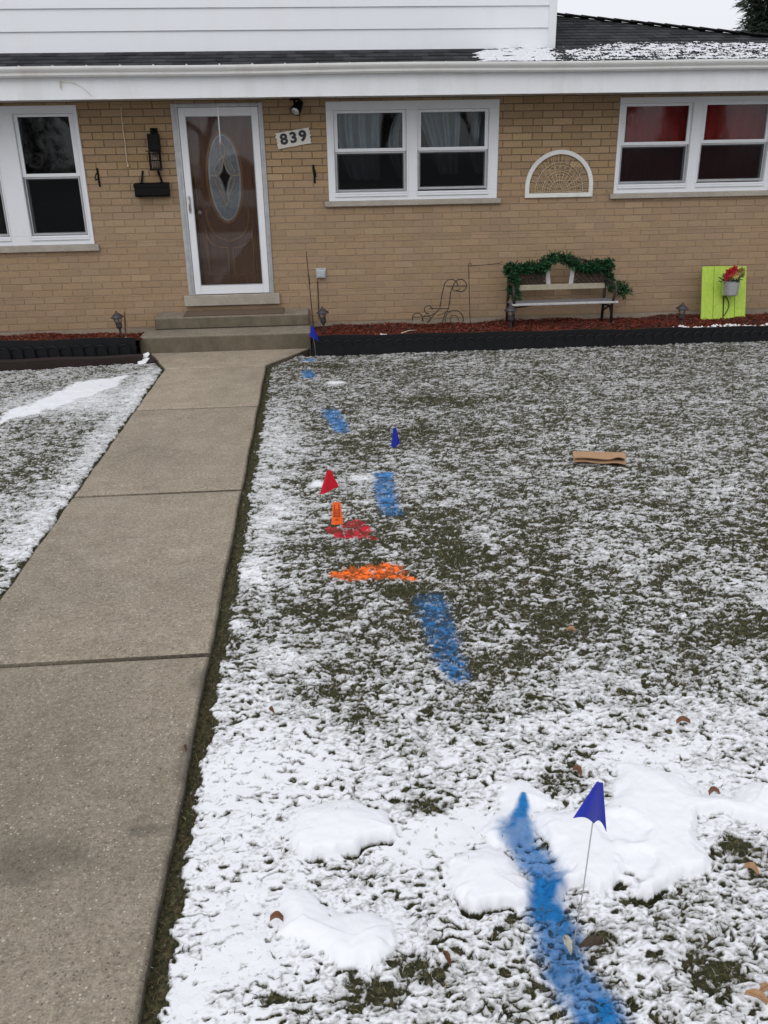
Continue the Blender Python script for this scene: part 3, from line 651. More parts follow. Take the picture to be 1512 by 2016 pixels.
ZMW = .085
def mulch_z(x, y, right):
    f = YE_R if right else yl_edge(x); zf = (ztR(x) if right else ztL(x))-.035
    t = np.clip(-y/-f if True else 0, 0, 1); t = np.clip(y/f, 0, 1); return ZMW+(zf-ZMW)*t+.012*math.sin(x*3.1+y*5)+.008*math.sin(x*9+y*3)
def bed(xa, xb, right, nchip):
    m = MB(); nx, ny = int((xb-xa)/.06), 18; vs = []
    for i in range(nx+1):
        x = xa+(xb-xa)*i/nx; f = (YE_R if right else yl_edge(x))+.03
        for j in range(ny+1):
            y = f*j/ny-.007*(1-j/ny); vs.append((x, y, mulch_z(x, y, right)+rng.uniform(-.010, .008)))
    m.add(vs, [(i*(ny+1)+j, i*(ny+1)+j+1, (i+1)*(ny+1)+j+1, (i+1)*(ny+1)+j) for i in range(nx) for j in range(ny)])
    tag(m.build('bed_soil', MT['soil'], None), kind='structure')
    m = MB()
    for _ in range(nchip):
        x = rng.uniform(xa, xb); f = (YE_R if right else yl_edge(x))+.04; y = f*rng.random()**.85-.012
        z = mulch_z(x, y, right)+rng.uniform(.0, .016); L = rng.uniform(.015, .055); W_ = rng.uniform(.006, .016); a = rng.uniform(0, 6.28); t = rng.uniform(-.5, .5)
        d = Vector((math.cos(a)*math.cos(t), math.sin(a)*math.cos(t), math.sin(t))); 
        q = d.cross(Vector((rng.uniform(-.6, .6), rng.uniform(-.6, .6), 1))).normalized()
        c = np.array([.17, .036, .022])*rng.uniform(.35, 1.35); 
        if rng.random() < .08: c = np.array([.22, .12, .07])*rng.uniform(.5, 1)
        P = Vector((x, y, z)); u = d.cross(q)
        m.add([P-d*L/2-q*W_/2, P+d*L/2-q*W_*.3, P+d*L/2+q*W_*.3, P-d*L/2+q*W_/2, P-d*L/2+u*.005, P+d*L/2+u*.005], [(0,1,2,3),(0,4,5,1),(3,2,5,4)], c)
    return m
m1 = bed(-.115, 7.9, True, 15000); tag(m1.build('mulch', MT['mulch'], None), 'reddish brown wood mulch in the bed right of the steps', 'mulch', None, 'stuff')
m1 = bed(-5.4, -1.99, False, 8000); tag(m1.build('mulch', MT['mulch'], None), 'reddish brown wood mulch in the bed left of the steps', 'mulch', None, 'stuff')
# little patches of snow caught on the mulch
m = MB()
def crumb(m, x, y, z, r_):
    n = 7; vs = [(x, y, z+r_*.55)]+[(x+r_*rng.uniform(.7, 1.2)*math.cos(6.283*k/n), y+r_*rng.uniform(.7, 1.2)*math.sin(6.283*k/n), z-.004) for k in range(n)]
    m.add(vs, [(0, 1+k, 1+(k+1) % n) for k in range(n)])
for _ in range(900):
    x = rng.uniform(3.6, 6.6); t = rng.random(); y = YE_R*(1-.30*t*t*(x-3.2)/2.5)+.06
    if rng.random() < sstep(3.7, 5.2, np.array(x))*.9+.08: crumb(m, x, y, mulch_z(x, y, True)+.012, rng.uniform(.008, .03))
for _ in range(70): x = rng.uniform(.65, 1.5); y = YE_R+rng.uniform(.05, .16); crumb(m, x, y, mulch_z(x, y, True)+.012, rng.uniform(.006, .022))
for _ in range(120): x = rng.uniform(-4.6, -2.1); y = yl_edge(x)+rng.uniform(.03, .07); crumb(m, x, y, mulch_z(x, y, False)+.02, rng.uniform(.006, .02))
tag(m.build('snow', MT['snow'], None, smooth=True), 'crumbs of snow caught along the front of the mulch beds', 'snow', None, 'stuff')

# ------------------------------------------------------------------ lawn: one fine sheet of thin snow over matted grass
def P2(pts): return [(gp(a, c).x, gp(a, c).y) for a, c in pts]
def seg_d(X, Y, pts):   # pts (x,y,halfwidth); returns min of distance/halfwidth and distance-halfwidth
    best = np.full(X.shape, 9.0)
    for (ax, ay, aw), (bx, by, bw) in zip(pts[:-1], pts[1:]):
        dx, dy = bx-ax, by-ay; t = np.clip(((X-ax)*dx+(Y-ay)*dy)/(dx*dx+dy*dy+1e-9), 0, 1)
        d = np.hypot(X-ax-t*dx, Y-ay-t*dy)/(aw+(bw-aw)*t); best = np.minimum(best, d)
    return best
def stroke(pts):
    out = []
    for px_, py_, hw in pts:
        a = gp(px_, py_); c = gp(px_+hw, py_); out.append((a.x, a.y, (c-a).length))
    return out
def poly_sdf(X, Y, poly):  # >0 inside
    d = np.full(X.shape, 1e9); s = np.zeros(X.shape, bool); n = len(poly)
    for i in range(n):
        ax, ay = poly[i]; bx, by = poly[(i+1) % n]; ex, ey = bx-ax, by-ay
        t = np.clip(((X-ax)*ex+(Y-ay)*ey)/(ex*ex+ey*ey+1e-12), 0, 1); d = np.minimum(d, np.hypot(X-ax-t*ex, Y-ay-t*ey))
        c = ((ay > Y) != (by > Y)); s ^= c & (X < (bx-ax)*(Y-ay)/((by-ay) if abs(by-ay) > 1e-12 else 1e-12)+ax)
    return np.where(s, d, -d)
BLUE = (.010, .145, .385); BLUE2 = (.022, .20, .52); ORG = (1.0, .17, .012); REDC = (.56, .008, .03)
MARKS = [
 ('blue', 'long blue spray paint line crossing the thick snow at the front', BLUE, stroke([(1030,1574,6),(1028,1600,14),(1024,1622,22),(1019,1642,34),(1048,1684,32),(1075,1724,36),(1070,1765,34),(1086,1808,40),(1100,1863,46),(1122,1918,46),(1164,1973,50),(1200,2020,46),(1230,2070,46)])),
 ('blue', 'blue spray paint mark on patchy grass beyond the orange mark', BLUE, stroke([(846,1178,30),(858,1210,32),(868,1240,30),(880,1280,29),(900,1328,27)])),
 ('blue', 'blue spray paint mark on the grass right of the red flag', BLUE2, stroke([(755,934,19),(757,965,21),(763,990,20),(772,1006,20)])),
 ('blue', 'slanting blue spray paint mark left of the small blue flag', BLUE2, stroke([(650,807,17),(660,825,17),(675,846,15)])),
 ('blue', 'small blue spray paint dab near the corner of the walk', BLUE2, stroke([(605,729,11),(607,740,12)])),
 ('blue', 'tiny blue spray paint dab at the foot of the right edging', BLUE2, stroke([(604,707,10),(613,707,11)])),
 ('red', 'red spray paint ring on the snowy grass behind the orange card flag', REDC, stroke([(652,1038,11),(668,1050,15),(690,1050,20),(712,1042,18),(700,1028,16),(684,1034,13)])+stroke([(712,1050,12),(740,1058,7)])),
 ('orange', 'bright orange spray paint mark on the snowy grass', ORG, stroke([(664,1130,18),(690,1128,30),(730,1123,36),(765,1118,29)])+stroke([(770,1132,12),(815,1135,8)])),
]
Z6 = lambda L: P2([(520+a/2.52, 1480+c/2.52) for a, c in L]); Z7 = lambda L: P2([(960+a/2.739, 1480+c/2.739) for a, c in L])
CHUNKS = [
 ('thick rounded snow slab standing alone at front left of the lawn', .036, Z6([(120,420),(170,320),(260,265),(400,240),(520,270),(610,310),(665,370),(690,420),(570,440),(500,450),(460,490),(340,520),(230,530),(150,490)])),
 ('thick snow slab left of the blue paint line with a dark hollow under it', .038, Z6([(910,600),(925,540),(1000,500),(1100,470),(1230,520),(1290,620),(1335,720),(1310,775),(1200,758),(1110,770),(1050,805),(960,770),(915,690)])),
 ('low worn heap of snow nearest the walk at front left', .030, Z6([(60,740),(100,650),(220,680),(310,760),(420,810),(540,790),(640,850),(640,980),(540,1060),(380,1090),(300,1010),(200,965),(70,905)])),
 ('wide trampled snow slab behind the front blue flag', .036, Z7([(240,330),(330,310),(440,320),(560,330),(650,280),(700,60),(760,50),(880,80),(1050,130),(1160,230),(1300,250),(1420,165),(1560,180),(1560,400),(1400,390),(1250,330),(1130,340),(1130,440),(1205,580),(1195,640),(1160,655),(1020,665),(985,730),(870,800),(780,790),(720,710),(600,755),(520,710),(440,740),(390,800),(300,740),(330,690),(390,640),(330,500),(260,420)])),
 ('low ridge of snow behind the start of the front blue line', .027, Z7([(-40,440),(60,300),(60,180),(170,150),(280,190),(400,270),(430,300),(330,300),(230,330),(250,430),(150,500),(40,500)])),
]
def interp_marks(X, Y):
    al = np.zeros(X.shape); col = np.zeros(X.shape+(3,)); mid = np.zeros(X.shape, int)
    for k, (nm, lb, c, st) in enumerate(MARKS):
        xs_ = [p_[0] for p_ in st]; ys_ = [p_[1] for p_ in st]; pad = .25
        sel = (X > min(xs_)-pad) & (X < max(xs_)+pad) & (Y > min(ys_)-pad) & (Y < max(ys_)+pad)
        if not sel.any(): continue
        x, y = X[sel], Y[sel]
        if nm == 'red': d = np.minimum(seg_d(x, y, st[:6]), seg_d(x, y, st[6:]))
        elif nm == 'orange': d = np.minimum(seg_d(x, y, st[:4]), seg_d(x, y, st[4:]))
        else: d = seg_d(x, y, st)
        soft = (.55 if k == 0 else .42) if nm == 'blue' else .2
        nz = fbm(x, y, 28, 4, 31+k)-.5
        a = sstep(1+soft, 1-soft, d+nz*((.85 if k == 0 else .9) if nm == 'blue' else 1.15))
        if nm == 'blue' and k > 0: a = a*(.52+.48*sstep(.40, .58, fbm(x, y, 48, 3, 177)))
        if nm == 'blue' and k == 0: a = a*(.86+.14*sstep(.35, .6, fbm(x, y, 14, 3, 178)))
        if nm != 'blue': a = a*(1-.75*sstep(.64, .76, fbm(x, y, 36, 3, 77)))
        if nm == 'red': pass
        old = al[sel]; up = a > old; old[up] = a[up]; al[sel] = old
        cc = col[sel]; shade = (.75+.5*fbm(x, y, 12, 3, 51))[..., None]; cc[up] = (np.array(c)*shade)[up]; col[sel] = cc
        mm_ = mid[sel]; mm_[up & (a > .22)] = k+1; mid[sel] = mm_
    return al, col, mid
def spots(L): 
    out = []
    for px_, py_, rx, ry, s in L:
        a = gp(px_, py_); out.append((a.x, a.y, (gp(px_+rx, py_)-a).length, (gp(px_, py_+ry)-a).length, s))
    return out
SPOTS = spots([(838,1590,42,22,-.55),(1112,1535,45,28,-.5),(1445,1660,38,20,-.5),(1395,1905,60,45,-.42),(720,1955,60,40,-.55),(780,1890,60,25,-.3),(850,1920,70,35,-.33),(1180,1850,38,22,-.4),(1480,1690,60,50,-.25),(1340,1780,60,45,-.12),
 (640,1365,70,35,-.38),(720,1410,60,25,-.28),(900,1090,60,35,-.32),(1000,1300,80,35,-.3),(1100,1240,70,30,-.26),(830,1010,55,22,-.22),(930,1400,50,25,-.22),(1090,1420,90,18,.25),(1060,1500,90,16,.2),(1220,1480,130,25,.22),(950,1180,60,12,.0),(800,1160,50,16,-.35),(600,1210,50,30,-.25),(1330,1330,90,40,-.18),(1440,1250,80,40,-.14),(1480,1160,70,35,.2),(1400,1520,100,30,.1),(530,1440,110,40,.25),(480,1540,110,60,.32),(430,1720,90,90,.22),(620,1500,100,30,.28),(560,1290,60,14,.18),
 (625,950,14,6,.9),(660,752,16,3,.9),(710,940,30,8,.4),(860,1075,60,10,.0),(780,1190,20,10,.0),(960,1060,60,25,.14),(1180,1080,90,30,.10),(1300,960,100,25,.05),(1450,930,90,25,.06),(1330,1090,70,12,.15),(810,850,120,16,-.10),(700,870,70,20,-.10),(900,790,160,12,-.12),(1200,740,200,12,-.03),(560,870,40,40,.10),(540,1010,50,60,.16),(500,1130,40,60,.22),(640,720,80,9,-.16),
 (470,1885,120,100,.3),(350,1960,70,70,.35),(660,1500,60,20,.15),(1000,1700,20,20,.1),(950,1620,80,40,.35),(1000,1900,80,50,-.05),(1250,1880,70,60,.1),(700,1720,60,30,-.12),(820,1800,80,30,-.10),
 (800,1625,60,22,.3),(800,1680,90,28,.42),(870,1640,70,40,.35),(700,1560,90,20,.15),(150,790,110,20,.25),(100,900,90,60,-.10),(60,1050,60,50,.10),(230,760,60,20,.1)])
STREAK = P2([(0,832),(20,808),(80,790),(150,752),(245,740),(225,760),(140,790),(70,812)])
PAWS = [(gp(800,1650).x, gp(800,1650).y, .05), (gp(815,1690).x, gp(815,1690).y, .055), (gp(870,1665).x, gp(870,1665).y, .05), (gp(1255,1710).x, gp(1255,1710).y, .075), (gp(1225,1640).x, gp(1225,1640).y, .09), (gp(1240,1730).x, gp(1240,1730).y, .05)]
def field(X, Y):
    """snow cover, extra thickness, chunk id"""
    l, r_ = pathx(Y); right = X > (l+r_)/2
    wx = .030*(fbm(X, Y, 14, 2, 301)-.5)+.016*(rotn(X, Y, 45, 305)-.5); wy = .030*(fbm(X, Y, 14, 2, 302)-.5)+.016*(rotn(X, Y, 45, 306)-.5); XW, YW = X+wx*1.3, (Y+wy)
    e = np.where(right, X-r_, l-X)          # distance from the walk's edge
    cov = .487+.205*sstep(-7.2, -8.5, Y)+.01*sstep(-4.0, -6.0, Y)+.01*sstep(-3.4, -1.6, Y)
    cov = cov+np.where(right, .09*np.exp(-((e-.17)/.15)**2)*sstep(-2.4, -4.5, Y), .04+.15*np.exp(-((e-.10)/.10)**2)*sstep(-1.4, -2.2, Y))
    for x, y, rx, ry, s in SPOTS:
        dd = ((X-x)/rx)**2+((Y-y)/ry)**2; cov = cov+(.55*s if s < 0 and y > -8.2 else .8*s)*np.exp(-dd*1.1)
    dist = np.clip((Y+9.5)/5, 0, 1.6)
    amp = .55-.10*np.clip(dist, 0, 1)
    k = 1.0
    n_big = fbm(X, Y, 2.6, 3, 5)-.5; n_mid = fbm(XW, YW*1.2, 9, 3, 15)-.5; n_fine = fbm(XW*.8, YW*1.35, 36, 3, 25, .6)-.5; n_tiny = fbm(XW*.85, YW*1.2, 110, 2, 45)-.5; nearm = sstep(-7.3, -8.4, Y)
    farm = sstep(-6.5, -3.0, Y); cov = cov+amp*((.28-.1*farm)*n_big+(.50-.2*farm)*n_mid+(1.20-.25*farm-.40*nearm)*n_fine+(.85-.1*farm+.40*nearm)*n_tiny)
    spk = rotn(XW*.75, YW*1.25, 62, 501); den = fbm(X, Y, 5, 2, 503); cov = cov-.42*sstep(.72, .84, spk+(den-.5)*.25)*sstep(-5.5, -7.5, Y)
    cov = cov+.6*sstep(-.04, .05, poly_sdf(X, Y, STREAK)+(fbm(X, Y, 9, 3, 8)-.5)*.12)
    strip = sstep(np.where(right, .072, .034), np.where(right, .032, .008), e+(fbm(X, Y, 16, 3, 61)-.5)*.07*np.where(right, 1, .7))
    cov = cov-strip*1.0
    thick = np.zeros(X.shape); cid = np.zeros(X.shape, int); hole = np.zeros(X.shape)
    near = Y < -7.6
    if near.any():
        x, y = X[near], Y[near]; wob = (fbm(x, y, 18, 3, 71)-.5)*.034+(fbm(x, y, 70, 2, 72)-.5)*.005
        th = np.zeros(x.shape); ci = np.zeros(x.shape, int); ho = np.zeros(x.shape)
        for k_, (lb, T, poly) in enumerate(CHUNKS):
            s0 = poly_sdf(x, y, poly); s = s0+wob; fr_ = sstep(-.25, .55, (poly_sdf(x, y+.012, poly)-s0)/.012+(fbm(x, y, 12, 2, 87)-.5)*.7); rr = (.10-.080*fr_) if k_ in (0, 1, 3) else (.12-.07*fr_)
            t = np.clip(s/rr, 0, 1); prof_ = T*(1-(1-t)**2.0)**.75*(.82+.36*fbm(x, y, 7, 3, 81)+.10*(fbm(x, y, 45, 2, 82)-.5))
            up = prof_ > th; th[up] = prof_[up]; ci[(s > .004) & up] = k_+1
            # hollow under the lower (camera-side) lip
            s2 = poly_sdf(x, y+.020, poly)+wob
            ho = np.maximum(ho, sstep(.0, .012, s2)*sstep(.004, -.004, s)*sstep(.50, .60, fbm(x, y, 7, 2, 83)) if k_ in (0, 1, 3) else 0)
        for px_, py_, r2 in PAWS:
            th = th-.016*sstep(r2, r2*.6, np.hypot((x-px_), (y-py_)*1.2)+(fbm(x, y, 25, 2, 91)-.5)*.04)*(th > .004)
        halo = np.full(x.shape, -9.0)
        for lb, T, poly in CHUNKS: halo = np.maximum(halo, poly_sdf(x, y-.05, poly))
        cn = cov[near]; cn = cn+.10*sstep(-.14, .0, halo); cov[near] = cn
        thick[near] = np.clip(th, 0, 1); cid[near] = ci; hole[near] = ho
    cov = cov-1.2*hole
    cov = np.where(thick > .005, np.maximum(cov, .55+.45*sstep(.004, .016, thick)), cov)
    return cov, thick, cid, e, right, hole
def lawn_h(X, Y, cov, thick, e, hole):
    base = gz(Y)-.012+.012*(fbm(X, Y, 1.6, 3, 101)-.5)
    cs_ = sstep(.5, .75, cov); tuft = .014*(fbm(X, Y, 40, 3, 111)-.5)*(1-.75*cs_)+.012*(fbm(X, Y, 11, 3, 121)-.5)
    sn = .010*sstep(.38, .66, cov)
    edge = -.012*sstep(.06, .0, e)
    return base+tuft*(1-.8*sstep(.01, .025, thick))+sn+edge+thick-.02*hole

NJ, NI = 1150, 980
dj = np.exp(np.linspace(math.log(.95), math.log(9.75), NJ)); yj = CAM[1]+dj
s_ = np.linspace(-1, 1, NI); hw = .80+.56*dj
X = hw[:, None]*s_[None, :]+(.02*dj)[:, None]; Y = np.repeat(yj[:, None], NI, 1)
X = X+rng.normal(0, .0006, X.shape); 
cov, thick, cid, e, right, hole = field(X, Y)
H = lawn_h(X, Y, cov, thick, e, hole); al, pcol, mid = interp_marks(X, Y)
V = np.stack([X, Y, H], -1).reshape(-1, 3)
idx = np.arange(V.shape[0]).reshape(NJ, NI)
Q = np.stack([idx[:-1, :-1], idx[:-1, 1:], idx[1:, 1:], idx[1:, :-1]], -1).reshape(-1, 4)
ec = e.reshape(-1)[Q].min(1); yc = V[Q, 1].max(1); xc = V[Q, 0].mean(1)
keep = (ec > -.006)
lim = np.where(xc > -.2, YE_R-.03, np.array(yeL(xc))-.005)
keep &= yc < np.maximum(lim, -1.9)
keep &= (yc < lim)
Q = Q[keep]
fm = np.maximum.reduce([mid.reshape(-1)[Q[:, 0]], mid.reshape(-1)[Q[:, 2]]]); fc = np.maximum(cid.reshape(-1)[Q[:, 0]], cid.reshape(-1)[Q[:, 2]])
fid = np.where(fm > 0, fm, np.where(fc > 0, 100+fc, 0))
paint = np.concatenate([pcol, al[..., None]], -1).reshape(-1, 4); covf = cov.reshape(-1); thf = thick.reshape(-1)
def sub(fi, name):
    q = Q[fid == fi]; 
    if len(q) == 0: return None
    use = np.unique(q); rm = np.full(len(V), -1); rm[use] = np.arange(len(use))
    return np_mesh(name, V[use], rm[q], MT['ground'], None, True, {'paint': paint[use]}, {'cov': covf[use], 'thick': thf[use]*20})
tag(sub(0, 'lawn'), kind='structure')
# the same lawn carried on to both sides and under the photographer at a coarser mesh
def side_lawn():
    gx_ = np.arange(-8.5, 10.5, .019); gy_ = np.arange(-13.0, -1.0, .019); X2, Y2 = np.meshgrid(gx_, gy_); d2 = Y2-CAM[1]
    c2, t2, i2, e2, r2, h2 = field(X2, Y2); Z2 = lawn_h(X2, Y2, c2, t2, e2, h2); V2 = np.stack([X2, Y2, Z2], -1).reshape(-1, 3)
    ix = np.arange(X2.size).reshape(X2.shape); Q2 = np.stack([ix[:-1, :-1], ix[:-1, 1:], ix[1:, 1:], ix[1:, :-1]], -1).reshape(-1, 4)
    out = ((np.abs(X2-.02*d2) > .80+.56*d2-.02) | (d2 < .97)).reshape(-1)
    xq, yq = V2[Q2, 0].mean(1), V2[Q2, 1].max(1); lim2 = np.where(xq > -.2, YE_R-.03, np.array(yeL(xq))-.005)
    k = out[Q2].all(1) & (e2.reshape(-1)[Q2].min(1) > -.015) & (yq < lim2); Q2 = Q2[k]
    use = np.unique(Q2); rm = np.full(len(V2), -1); rm[use] = np.arange(len(use)); n = len(use)
    tag(np_mesh('lawn', V2[use], rm[Q2], MT['ground'], None, True, {'paint': np.zeros((n, 4))}, {'cov': c2.reshape(-1)[use], 'thick': t2.reshape(-1)[use]*20}), kind='structure')
side_lawn()
mark_obj = {}
for k, (nm, lb, c, st) in enumerate(MARKS):
    o = sub(k+1, 'paint_mark'); mark_obj[k+1] = o
    if o: tag(o, lb, 'paint mark', 'blue paint marks on the lawn' if nm == 'blue' else None)
for k, (lb, T, poly) in enumerate(CHUNKS):
    o = sub(101+k, 'snow_slab')
    if o: tag(o, lb, 'snow', 'thick snow slabs at the front of the lawn')

# grass blades
def blades(n, dmin, dmax, wmin, lmin, lmax, side=False):
    d = np.exp(rng.uniform(math.log(dmin), math.log(dmax), n)) if False else np.sqrt(rng.uniform(dmin**2, dmax**2, n))
    y = CAM[1]+d; x = (.80+.56*d)*rng.uniform(-1, 1, n)+.02*d
    if side: x = rng.uniform(-8, 10, n); y = rng.uniform(-12.8, -1.3, n); d = y-CAM[1]
    vis = (np.abs(x-.08*d) < .3+.50*d) != side; x, y, d = x[vis], y[vis], d[vis]
    cov, th, ci, e, rt, ho = field(x, y)
    lim = np.where(x > -.2, YE_R-.03, yeL(x)-.02)
    p = np.clip(1.0-2.6*(cov-.30), .015, 1)*(th < .006)+.003*(th >= .006)
    k = (rng.random(len(x)) < p) & (e > -.004) & (y < lim)
    x, y, d, cov, th, e, ho = x[k], y[k], d[k], cov[k], th[k], e[k], ho[k]; n = len(x)
    z = lawn_h(x, y, cov, th, e, ho)-.003
    az_ = rng.uniform(0, 2*math.pi, n); lean = rng.uniform(.15, 1.2, n); L = rng.uniform(lmin, lmax, n); wd = wmin*rng.uniform(.6, 1.4, n)
    dx, dy, dz = np.cos(az_)*np.cos(lean), np.sin(az_)*np.cos(lean), np.sin(lean); sx, sy = -np.sin(az_), np.cos(az_)
    b0 = np.stack([x, y, z], 1); sv = np.stack([sx, sy, np.zeros(n)], 1)*wd[:, None]/2
    md = b0+np.stack([dx, dy, dz], 1)*(L*.55)[:, None]; tp = md+np.stack([np.cos(az_)*np.cos(lean-.6), np.sin(az_)*np.cos(lean-.6), np.sin(lean-.6)], 1)*(L*.45)[:, None]
    V_ = np.stack([b0-sv, b0+sv, md+sv*.8, md-sv*.8, tp], 1)
    cl = rng.random(n); big = fbm(x, y, 3.5, 3, 131)
    c = np.where((cl < .34+.35*(big-.5))[:, None], [.028, .036, .014], np.where((cl < .76)[:, None], [.068, .062, .028], [.20, .165, .095]))
    c = c*rng.uniform(.55, 1.45, (n, 1)); frost = (rng.random(n) < .10+.10*np.clip((d-4)/4, 0, 1))[:, None]; c = np.where(frost, [.36, .35, .33], c)
    strp = (e < .06)[:, None]; c = np.where(strp & (rng.random((n, 1)) < .85), np.array([.125, .085, .045])*rng.uniform(.4, 1.2, (n, 1)), c)
    al_, pc, mi = interp_marks(x, y); pm = (al_ > .35) & (rng.random(n) < .42); c = np.where(pm[:, None], pc*rng.uniform(.55, 1.1, (n, 1)), c)
    return V_, c, np.where(al_ > .22, mi, 0)
BL = [blades(120000, .95, 3.2, .0022, .010, .028), blades(110000, 3.2, 5.6, .0028, .012, .030), blades(120000, 5.6, 9.7, .0040, .012, .028), blades(150000, 1, 9, .0036, .012, .030, True)]
Vb = np.concatenate([b_[0] for b_ in BL]); Cb = np.concatenate([b_[1] for b_ in BL]); Mb = np.concatenate([b_[2] for b_ in BL])
print('blades', len(Vb))
def blade_obj(sel, name, parent=None):
    v = Vb[sel].reshape(-1, 3); n = sel.sum(); o = (np.arange(n)*5)[:, None]
    c = np.repeat(np.concatenate([Cb[sel], np.ones((n, 1))], 1), 5, 0)
    return np_mesh(name, v, o+np.array([0, 1, 2, 3]), MT['grass'], parent, True, {'Col': c}, None, o+np.array([3, 2, 4]))
tag(blade_obj(Mb == 0, 'grass'), 'short matted olive and straw grass poking through thin snow', 'grass', None, 'stuff')
for k, o in mark_obj.items():
    sel = Mb == k
    if o is not None and sel.sum() > 3: tag(blade_obj(sel, 'painted_grass', o), kind='stuff')

# coarse ground out to the horizon, a little below the fine lawn
m = MB()
for (xa, xb, ya, yb) in ((-300, 300, -300, -.5),):
    xs_ = [-300, -60, -20, -8, -4, -2.1, 0, 2, 4, 8, 20, 60, 300]; ys_ = [-300, -60, -25, -14, -10, -6, -3, -1, 0.2, 12, 60, 400]
    zz = lambda y: gz(max(-13, min(y, 0)))-.10
    vs = [(x, y, zz(y)) for y in ys_ for x in xs_]; n = len(xs_); m.add(vs, [(j*n+i, j*n+i+1, (j+1)*n+i+1, (j+1)*n+i) for j in range(len(ys_)-1) for i in range(n-1)])
gm_ = N('far_ground'); f_ = gm_.noise(9, 8, .75); gm_.pbr(gm_.ramp(f_, [(.45, (.06, .055, .03)), (.55, (.62, .63, .65))]), .9)
tag(m.build('ground', gm_.m, None), kind='structure')
m = MB(); m.add([(-200, -27, .17), (200, -27, .17), (200, -13.2, .17), (-200, -13.2, .17)], [(0, 1, 2, 3)]); tag(m.build('street', simple('asphalt', (.045, .044, .043), .9, 0, .3, 30), None), kind='structure')
# ------------------------------------------------------------------ things on the wall
def tp(pts, y): return [wp(a, c, y) for a, c in pts]
def at(o, mb, name, mat, parent=None, **k):
    L = Vector(o.location); mb.v = [tuple(Vector(v)-L) for v in mb.v]; return mb.build(name, mat, parent or o, **k)
# lantern
c = wp(304, 297, -.09); o = thing('wall_lantern', 'black slatted lantern on the brick left of the front door', 'lantern', (c.x, 0, c.z))
m = MB(); m.box((c.x-.035, -.022, c.z+.08), (c.x+.045, -.001, c.z+.235)); m.tube([(c.x+.005, -.02, c.z+.20), (c.x+.005, -.07, c.z+.225), (c.x+.005, -.10, c.z+.18)], .010, 8); at(o, m, 'mounting_arm', MT['black'])
zt_ = c.z+.175
m = MB(); m.box((c.x-.055, -.155, zt_-.175), (c.x+.065, -.030, zt_)); m.box((c.x-.062, -.162, zt_-.185), (c.x+.072, -.024, zt_-.176)); m.box((c.x-.10, -.10, zt_-.182), (c.x-.062, -.085, zt_-.172)); at(o, m, 'hood', MT['black'], bevel=.004)
m = MB(); zb_ = c.z-.19
for i in range(7):
    x = c.x-.055+.018*i
    m.bar((x, -.150, zb_), (x, -.152, zt_-.186), .005, .005, (0, 1, 0))
for i in range(4):
    y = -.15+.037*i
    for x in (c.x-.058, c.x+.056): m.bar((x, y, zb_), (x, y, zt_-.186), .005, .005, (0, 1, 0))
for z in (zb_, zb_+.09, zb_+.16): m.ring((c.x-.062, z-.006), (c.x+.060, z+.006), .006, -.156, -.146)
m.box((c.x-.062, -.158, zb_-.014), (c.x+.060, -.030, zb_-.006)); at(o, m, 'cage', MT['black'])
m = MB(); m.lathe([(.022, zb_-c.z), (.034, zb_-c.z+.03), (.034, zb_-c.z+.11), (.024, zb_-c.z+.155)], (c.x, -.09, c.z), 14); at(o, m, 'lamp_glass', MT['lamp'], smooth=True)
# mailbox on two straps
tl = wp(263, 361, -.11); br = wp(333, 387, -.11)
o = thing('mailbox', 'black metal mailbox hung from two straps below the lantern', 'mailbox', ((tl.x+br.x)/2, 0, br.z))
m = MB(); pr_ = [(-.002, br.z), (-.105, br.z), (-.118, br.z+.02), (-.118, tl.z-.035), (-.105, tl.z-.012), (-.07, tl.z), (-.002, tl.z+.004)]
n = len(pr_); m.add([(tl.x, y, z) for y, z in pr_]+[(br.x, y, z) for y, z in pr_], [tuple(reversed(range(n))), tuple(range(n, 2*n))]+[(i, (i+1) % n, n+(i+1) % n, n+i) for i in range(n)])
at(o, m, 'box', MT['black'], bevel=.004)
m = MB(); m.box((tl.x-.006, -.124, tl.z-.045), (br.x+.006, -.1185, tl.z-.010)); at(o, m, 'lid', MT['black'], bevel=.002)
for (a, b_) in (((281, 336), (279, 362)), ((311, 336), (320, 361))):
    m = MB(); p_, q_ = wp(*a, -.006), wp(*b_, -.03); m.bar(p_, q_, .022, .005, (0, -1, 0)); m.bar(q_, (q_.x, -.10, tl.z+.006), .022, .004, (0, 0, 1)); at(o, m, 'strap', MT['black'])
# wrought brackets
def bracket(pt, pb, label, side):
    p_, q_ = wp(*pt, -.004), wp(*pb, -.004); o = thing('wall_bracket', label, 'bracket', (q_.x, 0, q_.z), 0, 'black iron wall brackets')
    m = MB(); m.bar(p_, q_, .022, .007, (0, -1, 0)); at(o, m, 'back_plate', MT['black'], bevel=.002)
    m = MB(); h = p_.z-q_.z; x = (p_.x+q_.x)/2
    m.tube([Vector((x, -.008, q_.z+h*.80)), Vector((x+side*.01, -.05, q_.z+h*.70)), Vector((x+side*.018, -.10, q_.z+h*.50)), Vector((x+side*.016, -.10, q_.z+h*.42)), Vector((x+side*.01, -.085, q_.z+h*.40))], .007, 6)
    m.tube([Vector((x, -.008, q_.z+h*.45)), Vector((x+side*.012, -.05, q_.z+h*.42)), Vector((x+side*.022, -.06, q_.z+h*.34))], .006, 6); at(o, m, 'hook', MT['black'], smooth=True); return o
bracket((191, 331), (197, 368), 'black iron wall bracket between the left window and the mailbox', -1)
bracket((617, 324), (620, 361), 'black iron wall bracket between the house number and the middle window', 1)
